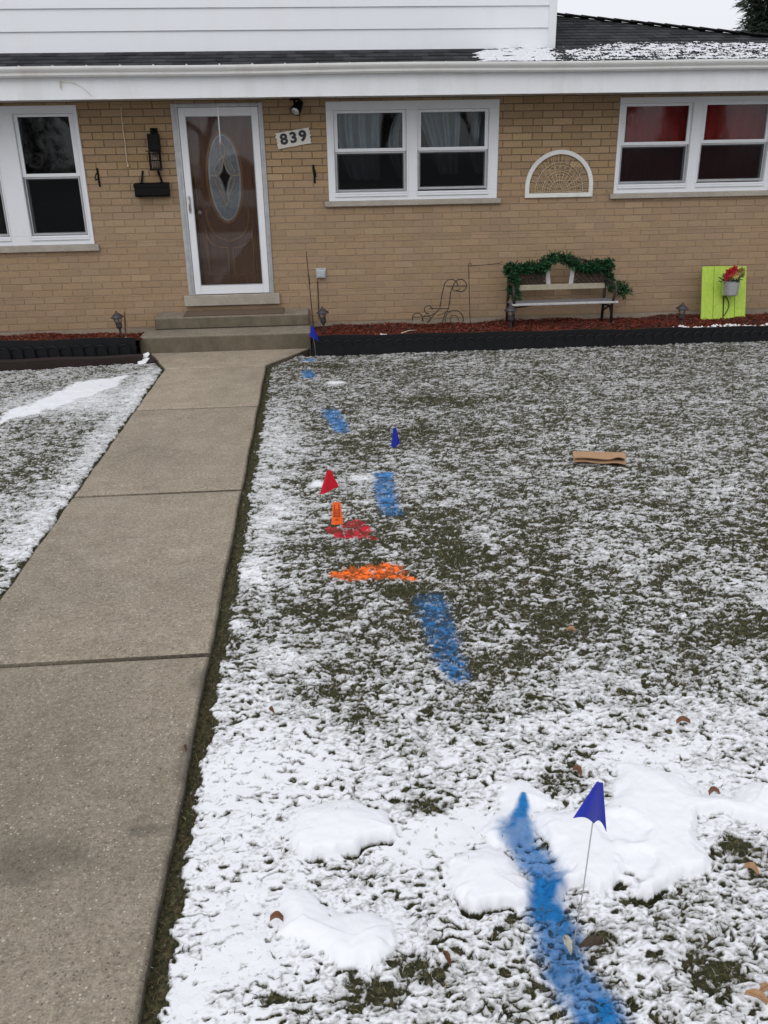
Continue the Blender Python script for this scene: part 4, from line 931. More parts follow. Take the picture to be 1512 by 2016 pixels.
# cord hanging from the soffit
cp = tp([(238, 209), (239, 222), (241, 240), (243, 262), (246, 285), (249, 305), (250, 318), (252, 326)], -.018)
o = thing('hanging_cord', 'thin cream cord hanging from the soffit beside the left window', 'cord', (cp[0].x, -.018, cp[-1].z))
m = MB(); pp = []
for i in range(len(cp)-1):
    for t in (0, .5): pp.append(cp[i].lerp(cp[i+1], t)+Vector((.003*math.sin(i*2+t*5), 0, 0)))
m.tube(pp+[cp[-1]], .006, 6); at(o, m, 'cord', MT['cord'], smooth=True)
e_ = cp[-1]; m = MB(); m.lathe([(.006, .012), (.014, .006), (.014, -.008), (.005, -.016)], (e_.x, e_.y, e_.z), 10); at(o, m, 'plug', MT['cord'], smooth=True)
# flood light under the soffit
c = wp(584, 214, -.13)
o = thing('flood_light', 'black swivel floodlight under the soffit above the house number', 'light', (c.x, -.10, 2.61))
m = MB(); m.lathe([(.055, 0), (.055, -.018), (.02, -.022)], (c.x-.02, -.10, 2.611), 18); m.tube([(c.x-.02, -.10, 2.595), (c.x-.02, -.10, 2.56), (c.x-.005, -.115, 2.535)], .013, 8); at(o, m, 'mount', MT['black'], smooth=True)
hd = MB(); hd.lathe([(.010, .10), (.030, .09), (.040, .05), (.052, .0), (.060, -.05), (.060, -.058), (.052, -.058)], (0, 0, 0), 20); hh_ = hd.build('lamp_head', MT['black'], o, smooth=True)
hh_.location = Vector((c.x+.01, -.13, c.z+.01))-Vector(o.location); hh_.rotation_euler = (D2R(-38), D2R(34), 0)
hl = MB(); hl.lathe([(.050, -.052), (.046, -.064), (.030, -.074), (.0, -.078)], (0, 0, 0), 20); l_ = hl.build('lamp_face', MT['lens'], hh_, smooth=True)
# house number plaque
q4 = tp([(545, 294), (616, 281), (611, 250), (539, 264)], -.012)
c = sum(q4, Vector())/4; ang = math.atan2(q4[1].z-q4[0].z, q4[1].x-q4[0].x); wd_ = .40; ht = .165
o = thing('house_number', 'cream plaque with torn edges reading 839 beside the door', 'number plaque', (c.x, -.004, c.z)); o.rotation_euler = (0, -ang, 0)
pl = []; 
for i in range(9): pl.append((-wd_/2+(.016 if i % 2 else 0)+rng.uniform(-.004, .004), ht/2-ht*i/8))
for i in range(9): pl.append((-wd_/2+.02+(wd_-.04)*i/8, -ht/2+rng.uniform(-.002, .002)))
for i in range(9): pl.append((wd_/2-(.016 if i % 2 else 0)+rng.uniform(-.004, .004), -ht/2+ht*i/8))
for i in range(1, 8): pl.append((wd_/2-.02-(wd_-.04)*i/8, ht/2+rng.uniform(-.002, .002)))
m = MB(); m.prism(pl[::-1], -.016, 0); m.build('plate', MT['plaque'], o)
for i, ch in enumerate('839'):
    cu = bpy.data.curves.new('numeral', 'FONT'); cu.body = ch; cu.size = .150; cu.extrude = .003; cu.offset = .0062; cu.align_x = 'CENTER'; cu.align_y = 'CENTER'
    t_ = bpy.data.objects.new('tmp', cu); COL.objects.link(t_); dg = bpy.context.evaluated_depsgraph_get(); me = bpy.data.meshes.new_from_object(t_.evaluated_get(dg)); me.name = 'numeral'
    bpy.data.objects.remove(t_); me.materials.clear(); me.materials.append(MT['num']); nb_ = bpy.data.objects.new('numeral', me); COL.objects.link(nb_); nb_.parent = o
    nb_.rotation_euler = (math.pi/2, 0, 0); nb_.location = (-.108+.108*i, -.0195, 0.004); nb_.scale = (1.12, 1.0, 1)
# outlet with bubble cover
c = wp(632, 538, -.03); o = thing('outlet_cover', 'grey bubble outlet cover low on the brick right of the door', 'outlet', (c.x, 0, c.z))
m = MB(); m.box((-.062, -.012, -.062), (.062, -.001, .058)); m.build('base_plate', MT['grey'], o, bevel=.004)
m = MB(); m.box((-.050, -.062, -.055), (.050, -.0125, .045)); m.build('bubble_lid', MT['grey'], o, bevel=.016)
m = MB(); m.box((-.010, -.05, .046), (.012, -.01, .066)); m.build('hinge', MT['grey'], o, bevel=.003); m = MB(); m.box((-.030, -.067, -.035), (-.004, -.0625, -.010)); m.build('latch', MT['grey'], o, bevel=.003)
m = MB(); p_ = wp(625, 553, -.012); q_ = wp(628, 628, -.012); m.tube([p_, q_], .005, 6); at(o, m, 'conduit', MT['brown'])
# half round window frame hung as decoration
cl, cr, ct = wp(1033, 391, -.02), wp(1166, 386, -.02), wp(1099, 295, -.02)
cx_ = (cl.x+cr.x)/2; zb_ = (cl.z+cr.z)/2; rr_ = (cr.x-cl.x)/2; hh2 = ct.z-zb_
o = thing('arched_frame', 'white half round window frame with wire rosette hung on the brick', 'wall decor', (cx_, 0, zb_))
def arch(k, n=30): return [(rr_*k*math.cos(t), .16+(hh2-.16)*(math.sin(t)) if True else 0) for t in np.linspace(0, math.pi, n)]
def archp(off, n=34):
    r_ = rr_-off; return [(r_, off)]+[(r_*math.cos(t), .12+(hh2-.12-off)*math.sin(t)) for t in np.linspace(0, math.pi, n)]+[(-r_, off)]
A = archp(0); B = archp(.048); n = len(A)
m = MB(); vs = [(x, -.030, z) for x, z in A]+[(x, -.030, z) for x, z in B]+[(x, -.002, z) for x, z in A]+[(x, -.002, z) for x, z in B]; fs = []
for i in range(n-1): fs += [(i, i+1, n+i+1, n+i), (2*n+i, 2*n+i+1, i+1, i), (n+i, n+i+1, 3*n+i+1, 3*n+i)]
fs += [(n-1, 0, n, 2*n-1), (3*n-1, 2*n, 0, n-1), (2*n-1, n, 3*n, 4*n-1)]
m.add(vs, fs); m.build('frame', MT['half'], o, bevel=.004)
m = MB(); z0_ = .06
for f_ in (.32, .56, .80):
    m.tube([((rr_-.05)*f_*math.cos(t), -.016, z0_+(hh2-.115)*f_*math.sin(t)) for t in np.linspace(0, math.pi, 26)], .0042, 5)
for i in range(13):
    t = math.pi*i/12; m.tube([((rr_-.05)*.12*math.cos(t), -.016, z0_+(hh2-.115)*.12*math.sin(t)), ((rr_-.05)*(.98 if i % 2 else .8)*math.cos(t), -.016, z0_+(hh2-.115)*(.98 if i % 2 else .8)*math.sin(t))], .0035, 5)
for i in range(12):
    t = math.pi*(i+.5)/12
    for f_ in (.44, .68): 
        cx2, cz2 = (rr_-.05)*f_*math.cos(t), z0_+(hh2-.115)*f_*math.sin(t); m.tube([(cx2+.024*math.cos(a), -.017, cz2+.024*math.sin(a)) for a in np.linspace(0, 6.28, 9)], .003, 4)
for f_ in (.9,):
    for i in range(24):
        t = math.pi*(i+.5)/24; m.tube([((rr_-.05)*.8*math.cos(t), -.016, z0_+(hh2-.115)*.8*math.sin(t)), ((rr_-.05)*.99*math.cos(t), -.016, z0_+(hh2-.115)*.99*math.sin(t))], .0028, 4)
m.build('wire_rosette', MT['wiregold'], o)
# wreath hanger hooked over the storm door
o = thing('wreath_hanger', 'thin metal strip wreath hanger hooked over the top of the storm door', 'hanger', (wp(429, 214, -.02).x, -.02, 2.2))
m = MB(); p_, q_ = wp(428.5, 210, -.020), wp(434, 284, -.022); m.bar(p_, q_, .013, .003, (0, -1, 0)); m.bar(q_, q_+Vector((0, -.03, .004)), .012, .003, (0, 0, 1)); m.bar(q_+Vector((0, -.03, .0)), q_+Vector((0, -.034, .03)), .012, .003, (0, -1, 0)); at(o, m, 'strip', MT['steel'])

# ------------------------------------------------------------------ in the flower beds
# path lights
def path_light(base_px, top_px, label, src=None):
    p_ = wp(*base_px, -.86); q_ = wp(*top_px, -.86); d = (q_-p_); H_ = .30
    if src is None:
        o = thing('path_light', label, 'path light', p_, 0, 'small path lights in the beds')
        m = MB(); m.lathe([(.011, -.10), (.013, 0), (.015, .09), (.030, .10), (.037, .115), (.037, .155), (.030, .160)], (0,0,0), 14); m.build('post', MT['lampm'], o, smooth=False)
        m = MB(); m.lathe([(.030, .1605), (.038, .19), (.046, .222)], (0,0,0), 14); m.build('lamp_glass', MT['lamp'], o, smooth=True)
        m = MB()
        for k in range(4): a = k*math.pi/2+.4; m.tube([(.034*math.cos(a), .034*math.sin(a), .158), (.050*math.cos(a), .050*math.sin(a), .225)], .004, 5)
        m.build('cage', MT['lampm'], o)
        m = MB(); m.lathe([(.076, .222), (.078, .228), (.052, .252), (.020, .278), (.012, .284), (.014, .292), (.006, .302), (.0, .304)], (0,0,0), 18); m.build('roof', MT['lampm'], o, smooth=True)
    else:
        o = copy_tree(src); o['label'] = label; o.location = p_
    o.rotation_euler = d.to_track_quat('Z', 'Y').to_euler(); k = d.length/.304; o.scale = (k, k, k); return o
pl0 = path_light((239, 662), (228, 612), 'tilted dark path light in the bed left of the steps')
path_light((638, 652), (634, 603), 'dark path light right of the steps behind the blue flag', pl0)
path_light((1006, 648), (1005, 598), 'dark path light standing in front of the bench left end', pl0)
path_light((1338, 644), (1345, 595), 'dark path light between the bench and the lime board', pl0)
p_ = wp(247, 661, -.80); q_ = wp(245, 615, -.80); o = thing('wooden_stake', 'short brown wooden stake beside the tilted path light', 'stake', p_); m = MB(); m.bar(p_+Vector((0, 0, -.05)), q_, .016, .012, (0, 1, 0)); at(o, m, 'stick', MT['cream'] if False else simple('stake_wood', (.13, .075, .04), .85))
# dark slab by the step with snow on it
c = gp(286, 706, .03); o = thing('stone_slab', 'small dark slab tilted beside the lower step with snow on top', 'slab', c, D2R(12))
m = MB(); m.box((-.10, -.13, -.02), (.07, .16, .0)); sl = m.build('slab', MT['brown'], o, bevel=.005); sl.rotation_euler = (D2R(10), D2R(-12), 0)
for q_ in ([(-.09, -.12), (-.01, -.13), (.045, -.03), (.02, .01), (-.085, -.01)], [(-.06, .03), (.03, .025), (.06, .09), (.05, .15), (-.03, .13)]):
    m = MB(); n = len(q_); m.add([(x, y, .001) for x, y in q_]+[(x*.97, y*.97, .006) for x, y in q_], [tuple(range(n, 2*n))]+[(i, (i+1) % n, n+(i+1) % n, n+i) for i in range(n)]); m.build('snow_cap', MT['snow'], sl, bevel=.004)
# tall thin black stake
p_ = wp(619, 655, -1.0); q_ = wp(603, 495, -1.0); o = thing('garden_stake', 'tall thin black rod leaning beside the steps and the blue flag', 'stake', p_)
m = MB(); m.tube([p_+Vector((0, 0, -.1)), q_], [.007, .004], 6); m.tube([p_.lerp(q_, .60), p_.lerp(q_, .72)], .0075, 6); at(o, m, 'rod', MT['iron'])
# wire hook stand
o = thing('flag_stand', 'thin rusty wire stand with a sideways arm left of the bench', 'garden stand', wp(926, 640, -.5))
m = MB(); m.tube(tp([(926, 645), (924, 580), (922.5, 522), (923.5, 519), (927, 518.5), (928, 521), (924, 524), (960, 521), (985, 518), (987.5, 515), (990, 517)], -.5), .0042, 6); at(o, m, 'wire', MT['iron'])
# tiered wire plant stand
zx = lambda L: tp([(780+a/3.15, 480+c/3.15) for a, c in L], YS); 
def circ(cx, cy, r_, a0, a1, n=18): return [(cx+r_*math.cos(t), cy-r_*math.sin(t)) for t in np.linspace(a0, a1, n)]
o = thing('plant_stand', 'tiered dark wire plant stand with scrolls and wheels by the wall', 'plant stand', wp(875, 640, -.42)); r_ = .0058
for YS, nm in ((-.30, 0), (-.56, 1)):
    m = MB()
    m.tube(zx([(270, 395), (288, 300), (298, 255)]+circ(340, 262, 42, math.pi, .1)), r_, 5); m.tube(zx([(325, 400), (338, 300), (352, 262)]+circ(398, 258, 38, 2.7, -2.3)), r_, 5)
    m.tube(zx(circ(372, 268, 24, -.3, -3.4, 10)), r_*.8, 5); m.tube(zx([(205, 400), (325, 402)]), r_, 5); m.tube(zx([(310, 262), (432, 262)]), r_, 5)
    m.tube(zx(circ(200, 408, 25, .0, 5.0)), r_, 5); m.tube(zx([(270, 400), (235, 440), (190, 490)]), r_, 5); m.tube(zx([(325, 402), (300, 440), (285, 495)]), r_, 5)
    m.tube(zx(circ(360, 468, 56, -.3, 3.4, 24)), r_, 5); m.tube(zx(circ(360, 470, 26, -.3, 5.2, 18)), r_*.8, 5); m.tube(zx([(255, 445), (320, 420), (345, 415)]), r_*.8, 5)
    m.tube(zx(circ(132, 462, 32, -.6, 3.7)), r_, 5); m.tube(zx([(105, 456), (200, 450), (240, 430)]), r_, 5); m.tube(zx(circ(188, 465, 24, -1.0, 4)), r_*.8, 5)
    at(o, m, 'side_frame', MT['iron'])
def tier(L, name):
    m = MB(); global YS
    for a, c in L:
        YS = -.30; p_ = zx([(a, c)])[0]; YS = -.56; q_ = zx([(a, c)])[0]; m.tube([p_, q_], .005, 5)
    at(o, m, name, MT['iron'])
tier([(310+20*i, 262) for i in range(7)], 'shelf'); tier([(205+20*i, 401) for i in range(7)], 'shelf'); tier([(108+19*i, 455) for i in range(6)], 'shelf'); tier([(281, 330), (278, 365), (333, 330), (330, 365), (289, 300), (340, 300)], 'rungs')
# bench
ZB7 = lambda a, c, y: wp(780+a/3.15, 480+c/3.15, y)
yb, yf = -.24, -.60
o = thing('garden_bench', 'garden bench with dark lattice back and cream rail against the brick wall', 'bench', (3.05, -.45, .1))
L0 = ZB7(712, 388, yf); L1 = ZB7(1385, 352, yf); zs = (L0.z+L1.z)/2; xl, xr = L0.x-.02, L1.x
Rb = ZB7(1020, 265, yb).z; Tb = ZB7(1020, 130, yb).z; Bx0 = ZB7(735, 270, yb).x; Bx1 = ZB7(1310, 265, yb).x
m = MB()
m.box((xl+.04, yf, zs-.014), (xr-.01, yf+.05, zs+.008)); at(o, m, 'front_slat', MT['slat'], bevel=.003)
for i in range(1, 4):
    m = MB(); yy = yf+.075*i; m.box((xl+.04, yy, zs-.016), (xr-.01, yy+.062, zs+.004)); at(o, m, 'seat_slat', MT['seat'], bevel=.003)
m = MB(); m.box((Bx0-.02, yb-.018, Rb-.032), (Bx1+.02, yb+.012, Rb+.032)); at(o, m, 'back_rail', MT['cream'], bevel=.004)
m = MB(); arcp = [(Bx0-.04, Tb-.02), (Bx0+.35, Tb), ((Bx0+Bx1)/2-.28, Tb+.04), ((Bx0+Bx1)/2, Tb+.10), ((Bx0+Bx1)/2+.28, Tb+.04), (Bx1-.30, Tb+.03), (Bx1+.03, Tb+.02)]
for a, c in zip(arcp[:-1], arcp[1:]): m.bar((a[0], yb, a[1]), (c[0], yb, c[1]), .03, .035, (0, 0, 1))
at(o, m, 'top_rail', MT['lattice'])
for (a, c) in (((930, 150), (945, 252)), ((1098, 148), (1082, 248))):
    m = MB(); m.bar(ZB7(*a, yb), ZB7(*c, yb), .035, .05, (0, 0, 1)) if False else m.bar(ZB7(*a, yb)+Vector((0, 0, .05)), ZB7(*c, yb), .05, .02, (0, 1, 0)); at(o, m, 'splayed_slat', MT['slat'], bevel=.003)
for (xa, xb) in ((Bx0, ZB7(925, 200, yb).x), (ZB7(1105, 200, yb).x, Bx1)):
    m = MB(); n = 9; z0_, z1_ = Rb+.033, Tb
    for i in range(-6, 10):
        for s__ in (1, -1):
            p0 = xa+(xb-xa)*i/7; pts = []
            for t in np.linspace(0, 1, 13):
                x = p0+s__*(t-.0)*(z1_-z0_)*1.1+.0*t; z = z0_+(z1_-z0_)*t
                if xa <= x <= xb: pts.append((x, yb+.004*s__, z))
            if len(pts) > 1: m.tube(pts, .015, 5)
    for i in range(6):
        cx2 = xa+(xb-xa)*(i+.5)/6; m.tube([(cx2+.03*math.cos(a), yb-.01, (z0_+z1_)/2+.03*math.sin(a)) for a in np.linspace(0, 6.28, 12)], .011, 5)
    m.bar((xa, yb, z0_+.01), (xb, yb, z0_+.01), .02, .02); at(o, m, 'lattice_panel', MT['lattice'])
for x, s__ in ((xl+.06, -1), (xr-.07, 1)):
    m = MB(); zg = mulch_z(x, -.45, True)-.02
    m.tube([(x, yf+.03, zg), (x, yf+.05, zs-.02), (x, yf+.02, zs+.02), (x+s__*.02, yf-.01, zs+.17), (x, yf+.10, zs+.21), (x, yb, zs+.20)], .017, 8)
    m.tube([(x, yb+.03, zg), (x, yb+.0, zs), (x, yb-.01, Tb)], .018, 8); m.tube([(x, yf+.04, zs-.16), (x, -.47, zs-.06), (x, yb+.02, zs-.16)], .012, 6); m.tube([(x, yf+.05, zs-.02), (x, yb, zs-.02)], .012, 6); at(o, m, 'end_frame', MT['iron'], smooth=True)
m = MB(); m.tube([(xl+.06, -.47, zs-.06), (xl+.3, -.47, zs-.03)], .01, 6); m.tube([(xr-.07, -.47, zs-.06), (xr-.2, -.47, zs-.03)], .01, 6); at(o, m, 'stay', MT['iron'])
# garland draped on the bench back
o = thing('garland', 'dark green artificial garland draped along the bench back', 'garland', (3.05, yb, Tb))
m = MB()
def sprig(p_, R_, n):
    for _ in range(n):
        v = Vector(rng.normal(0, 1, 3)).normalized(); q_ = p_+v*R_*rng.random()**.5*.75; d = (v+Vector(rng.normal(0, .6, 3))).normalized(); L_ = R_*rng.uniform(.35, .75); s_v = d.orthogonal().normalized()*rng.uniform(.005, .010)
        c = np.array([.010, .045, .016])*rng.uniform(.4, 2.0); 
        if rng.random() < .12: c = np.array([.03, .09, .03])
        m.add([q_-s_v, q_+s_v, q_+d*L_*.6+s_v*1.1, q_+d*L_, q_+d*L_*.6-s_v*1.1], [(0,1,2,3,4)], c)
def run(pts, R_, dens):
    for a, c in zip(pts[:-1], pts[1:]):
        k = max(1, int((c-a).length/.03))
        for i in range(k): sprig(a.lerp(c, i/k)+Vector(rng.normal(0, .012, 3)), R_*rng.uniform(.75, 1.2), dens)
G = lambda L: [ZB7(a, c, yb-.03) for a, c in L]
run(G([(712, 150), (720, 200), (728, 260), (735, 340)]), .080, 55); run(G([(700, 145), (760, 150), (830, 145), (860, 158), (905, 145), (940, 108), (985, 85), (1030, 88), (1070, 110), (1100, 130), (1160, 140), (1230, 142), (1280, 130), (1315, 108)]), .080, 60)
run(G([(1315, 110), (1325, 170), (1320, 230), (1330, 290)]), .070, 50); run(G([(1365, 270), (1395, 265), (1405, 300), (1390, 290)]), .085, 70); run(G([(800, 165), (850, 170)]), .05, 20); run(G([(1200, 150), (1270, 160)]), .05, 20)
at(o, m, 'foliage', MT['garland'])
# lime board with tin bucket
ybd = -.10
bl, br2, tl2, tr2 = wp(1380, 629, -.42), wp(1467, 630, -.42), wp(1383, 524, -.22), wp(1470, 524, -.22)
o = thing('plank_board', 'lime green board of three planks leaning in the right bed', 'board', (bl+br2)/2)
def lerp2(u, v): return bl.lerp(br2, u).lerp(tl2.lerp(tr2, u), v)
nrm = (br2-bl).cross(tl2-bl).normalized()
for a, c in ((0, .262), (.272, .745), (.755, 1)):
    m = MB(); q_ = [lerp2(a, 0-.01*rng.random()), lerp2(c, 0), lerp2(c, 1), lerp2(a, 1-.006*rng.random())]; m.add(q_+[v-nrm*.02 for v in q_], [(0,1,2,3), (7,6,5,4), (0,4,5,1), (1,5,6,2), (2,6,7,3), (3,7,4,0)]); at(o, m, 'plank', MT['lime'], bevel=.003)
m = MB()
for v in (.15, .85): m.bar(lerp2(.02, v)-nrm*.032, lerp2(.98, v)-nrm*.032, .05, .018, tuple(nrm))
at(o, m, 'batten', MT['lime'])
cB = lerp2(.545, .45)+nrm*.095; 
if nrm.y > 0: nrm = -nrm; cB = lerp2(.545, .45)+nrm*.095
o = thing('flower_bucket', 'corrugated tin bucket of red and yellow flowers hung on the lime board', 'planter', cB)
zt_ = wp(1429, 553, cB.y).z-cB.z; zb_ = wp(1429, 581, cB.y).z-cB.z; rT = .098
m = MB(); n = 56; prof_ = [(.90, zb_), (.93, zb_+.01), (.99, zt_-.012), (1.03, zt_-.006), (1.03, zt_), (.97, zt_)]; vs = []; fs = []
for k_, z in prof_:
    for i in range(n): a = 2*math.pi*i/n; r_ = rT*k_*(1+(.022 if i % 2 else -.0) if k_ < 1.0 and z > zb_ else 1); vs.append((r_*math.cos(a), r_*math.sin(a), z))
for j in range(len(prof_)-1):
    for i in range(n): fs.append((j*n+i, j*n+(i+1) % n, (j+1)*n+(i+1) % n, (j+1)*n+i))
fs.append(tuple(reversed(range(n)))); m.add(vs, fs); m.build('bucket', MT['tin'], o)
m = MB(); m.lathe([(rT*.95, zt_-.02), (0, zt_-.018)], (0,0,0), 20); m.build('potting_soil', MT['brown'], o)
m = MB()
for _ in range(170):
    a = rng.uniform(0, 6.28); r_ = rng.uniform(.0, .11); p_ = Vector((r_*math.cos(a), r_*math.sin(a), zt_+rng.uniform(-.02, .06))); d = Vector((math.cos(a)*.8, math.sin(a)*.8, rng.uniform(-.4, .9))).normalized(); s_v = d.orthogonal().normalized()*.009; L_ = rng.uniform(.03, .06)
    m.add([p_, p_+d*L_*.5+s_v, p_+d*L_, p_+d*L_*.5-s_v], [(0,1,2,3)])
m.build('leaves', MT['leaf'], o)
def bloom(p_, R_, mat, k):
    m = MB(); p_ = Vector(p_)
    for ring_, (nn, el_, sc_) in enumerate(((8, .15, 1), (7, .6, .8), (5, 1.1, .55))):
        for i in range(nn):
            a = 6.283*i/nn+ring_*.4+rng.uniform(-.2, .2); e2 = el_+rng.uniform(-.15, .15); d = Vector((math.cos(a)*math.cos(e2), -math.sin(e2)*.8-.0, math.sin(a)*math.cos(e2))).normalized(); L_ = R_*sc_*rng.uniform(.8, 1.15); s_v = d.cross(Vector((0, -1, .01))).normalized()*L_*.32
            m.add([p_, p_+d*L_*.5+s_v+Vector((0, -.006, 0)), p_+d*L_, p_+d*L_*.5-s_v+Vector((0, -.006, 0))], [(0,1,2,3)])
    return m.build('bloom', mat, o)
for dx, dz, R_, mt_ in ((-.062, .115, .075, 'petalr'), (-.018, .145, .060, 'petalr'), (.022, .130, .05, 'petalr'), (-.085, .065, .05, 'petalr'), (.018, .085, .052, 'petaly'), (.055, .115, .06, 'petalo'), (.085, .135, .05, 'petalo'), (.095, .09, .045, 'petalo')):
    bloom((dx, -.055, zt_+dz-.015), R_, MT[mt_], 0)
p_ = lerp2(.47, .42)+nrm*.012; 
o2 = thing('plant_hanger', 'black iron hook arm below the tin bucket on the lime board', 'hanger', lerp2(.49, .03))
m = MB(); m.tube([lerp2(.49, .03)+nrm*.008, lerp2(.49, .47)+nrm*.008], .006, 6); pts = []
for t in np.linspace(0, 1, 14): pts.append(lerp2(.49+.125*math.sin(math.pi*t*.92), .06+.39*t)+nrm*.010)
m.tube(pts, .0045, 6); at(o2, m, 'iron_arm', MT['black'])
# bits near the edging: pale twig on the mulch
p_ = wp(790, 656, -1.1); q_ = wp(821, 650, -.95); o = tag((lambda m: m.build('twig', simple('pale_twig', (.45, .36, .27), .8), None, smooth=True))((lambda m: m.tube([p_, p_.lerp(q_, .5)+Vector((0, 0, .012)), q_], [.008, .007, .004], 6))(MB())), 'pale dry twig on the mulch in front of the plant stand', 'twig')

# ------------------------------------------------------------------ flags, cardboard, leaves
def sheet(m, rows):      # rows of points -> grid
    nr = len(rows); nc = len(rows[0]); m.add([p_ for r__ in rows for p_ in r__], [(j*nc+i, j*nc+i+1, (j+1)*nc+i+1, (j+1)*nc+i) for j in range(nr-1) for i in range(nc-1)])
def tent_flag(name, label, mat, base, tip, yb_, left, spine_b, right, ltop, rtop, group=None, dl=-.02, dr=.02, wire=True, scallop=.0):
    B = gp(*base); T = wp(*tip, yb_); 
    o = thing(name, label, 'flag', B, 0, group)
    sp0 = T; sp1 = wp(*spine_b, B.y+(yb_-B.y)*.75); Lb = wp(*left, sp1.y+dl); Rb_ = wp(*right, sp1.y+dr); Lt = wp(*ltop, yb_+dl*.2); Rt = wp(*rtop, yb_+dr*.2)
    m = MB(); n = 8; rows = []
    for j in range(n+1):
        t = j/n; a = Lt.lerp(Lb, t); s_ = sp0.lerp(sp1, t); c = Rt.lerp(Rb_, t); row = []
        for i in range(n+1):
            u = i/n; sag = math.sin(math.pi*u)*scallop*t; row.append(a.lerp(s_, u)+Vector((0, -.006*math.sin(u*3.1)*t, sag)))
        for i in range(1, n+1):
            u = i/n; sag = math.sin(math.pi*u)*scallop*t; row.append(s_.lerp(c, u)+Vector((0, .006*math.sin(u*3.1)*t, sag)))
        rows.append(row)
    sheet(m, rows); at(o, m, 'flag_sheet', mat, smooth=False, solid=.0012)
    if wire: m = MB(); m.tube([B+Vector((0, 0, -.05)), B.lerp(sp1, .5)+Vector((.003, 0, 0)), sp1+Vector((0, .007, .002)), T+Vector((0, .008, -.004))], .0016 if base[1] > 1500 else .0013, 6); at(o, m, 'wire', MT['wire'])
    return o
GF = 'small wire marker flags in the lawn'
tent_flag('marker_flag', 'large blue wire flag standing in the blue paint at the front', MT['bluef'], (1124, 1874), (1180, 1540), gp(1124, 1874).y+.10, (1128, 1611), (1169, 1621), (1194, 1638), (1175, 1539), (1187, 1541), GF, -.03, .03, True, .016)
tent_flag('marker_flag', 'small blue wire flag in the middle of the lawn', MT['bluef'], (779, 925), (777, 842), gp(779, 925).y, (770, 879), (778, 882), (787, 873), (774, 843), (780, 842), GF, -.01, .04)
tent_flag('marker_flag', 'red wire flag behind the orange card flag', MT['redf'], (684, 1058), (648, 926), gp(684, 1058).y+.05, (629, 974), (645, 969), (667, 958), (644, 925), (652, 926), GF, -.02, .02)
tent_flag('marker_flag', 'blue wire flag at the corner of the steps', MT['bluef'], (622, 703), (615, 642), gp(622, 703).y, (609, 661), (617, 666), (628, 672), (613, 642), (617.5, 644), GF, -.02, .02)
# orange card flag
B = gp(690, 1125); yo = B.y+.07
o = thing('marker_flag', 'orange card flag with a printed panel in front of the red flag', 'flag', B, 0, GF)
TL, TR, BL_, BR_ = wp(655, 988, yo), wp(670, 988, yo), wp(652.5, 1033, yo-.01), wp(676, 1031, yo-.01)
nf = (TR-TL).cross(BL_-TL).normalized(); nf = nf if nf.y < 0 else -nf
rows = [[TL.lerp(TR, i/6).lerp(BL_.lerp(BR_, i/6), j/8)+nf*(.006*math.sin(i/6*3.14)) for i in range(7)] for j in range(9)]
m = MB(); sheet(m, rows); at(o, m, 'flag_sheet', MT['orangef'], solid=.0012)
def fpt(u, v): return TL.lerp(TR, u).lerp(BL_.lerp(BR_, u), v)+nf*(.006*math.sin(u*3.14)+.0022)
m = MB()
def blk(u0, u1, v0, v1): m.add([fpt(u0, v0), fpt(u1, v0), fpt(u1, v1), fpt(u0, v1)], [(3,2,1,0)])
blk(.16, .80, .12, .20); blk(.16, .80, .215, .30)
for v in (.32, .36, .42, .46, .50, .56, .60, .635):
    u = .16
    while u < .74: w_ = rng.uniform(.06, .18); blk(u, min(u+w_, .80), v, v+.022); u += w_+.03
blk(.16, .22, .31, .66); blk(.745, .80, .31, .66); blk(.30, .62, .74, .765); blk(.30, .62, .785, .81)
at(o, m, 'printed_panel', MT['ink'])
m = MB(); m.tube([B+Vector((0, 0, -.04)), wp(676, 1060, B.y+.03), (BL_.lerp(BR_, .6)+Vector((0, .004, 0))), (TL.lerp(TR, .5)+Vector((0, .004, .008)))], .0013, 6); at(o, m, 'wire', MT['iron'])
# folded cardboard
cL, cR = gp(1128, 908), gp(1230, 910); o = thing('cardboard', 'folded strip of brown cardboard lying on the lawn', 'cardboard', (cL+cR)/2, math.atan2(cR.y-cL.y, cR.x-cL.x)); Lc = (cR-cL).length; n = 14
def flap(h0, h1, dy, name, mat, lift):
    m = MB(); rows = []
    for j in range(4):
        rows.append([(-Lc/2+Lc*i/n, -.055+dy+.115*j/3, h0+(h1-h0)*j/3+lift(i/n)*(1-j/3)) for i in range(n+1)])
    sheet(m, rows); return m.build(name, mat, o, solid=.005)
flap(.014, .030, -.004, 'lower_flap', MT['card'], lambda u: .006*math.sin(u*9)-.012*sstep(.7, 1, np.array(u)))
flap(.040, .048, .0, 'upper_flap', MT['card'], lambda u: .004*math.sin(u*7)+.016*math.exp(-((u-.84)/.10)**2))
m = MB(); m.bar((-Lc/2, .060, .035), (Lc/2, .060, .035), .006, .03); m.build('fold', MT['card'], o)
m = MB(); m.box((-Lc/2+.01, -.02, .020), (Lc/2-.01, .055, .026)); m.build('corrugated_core', MT['cardin'], o)
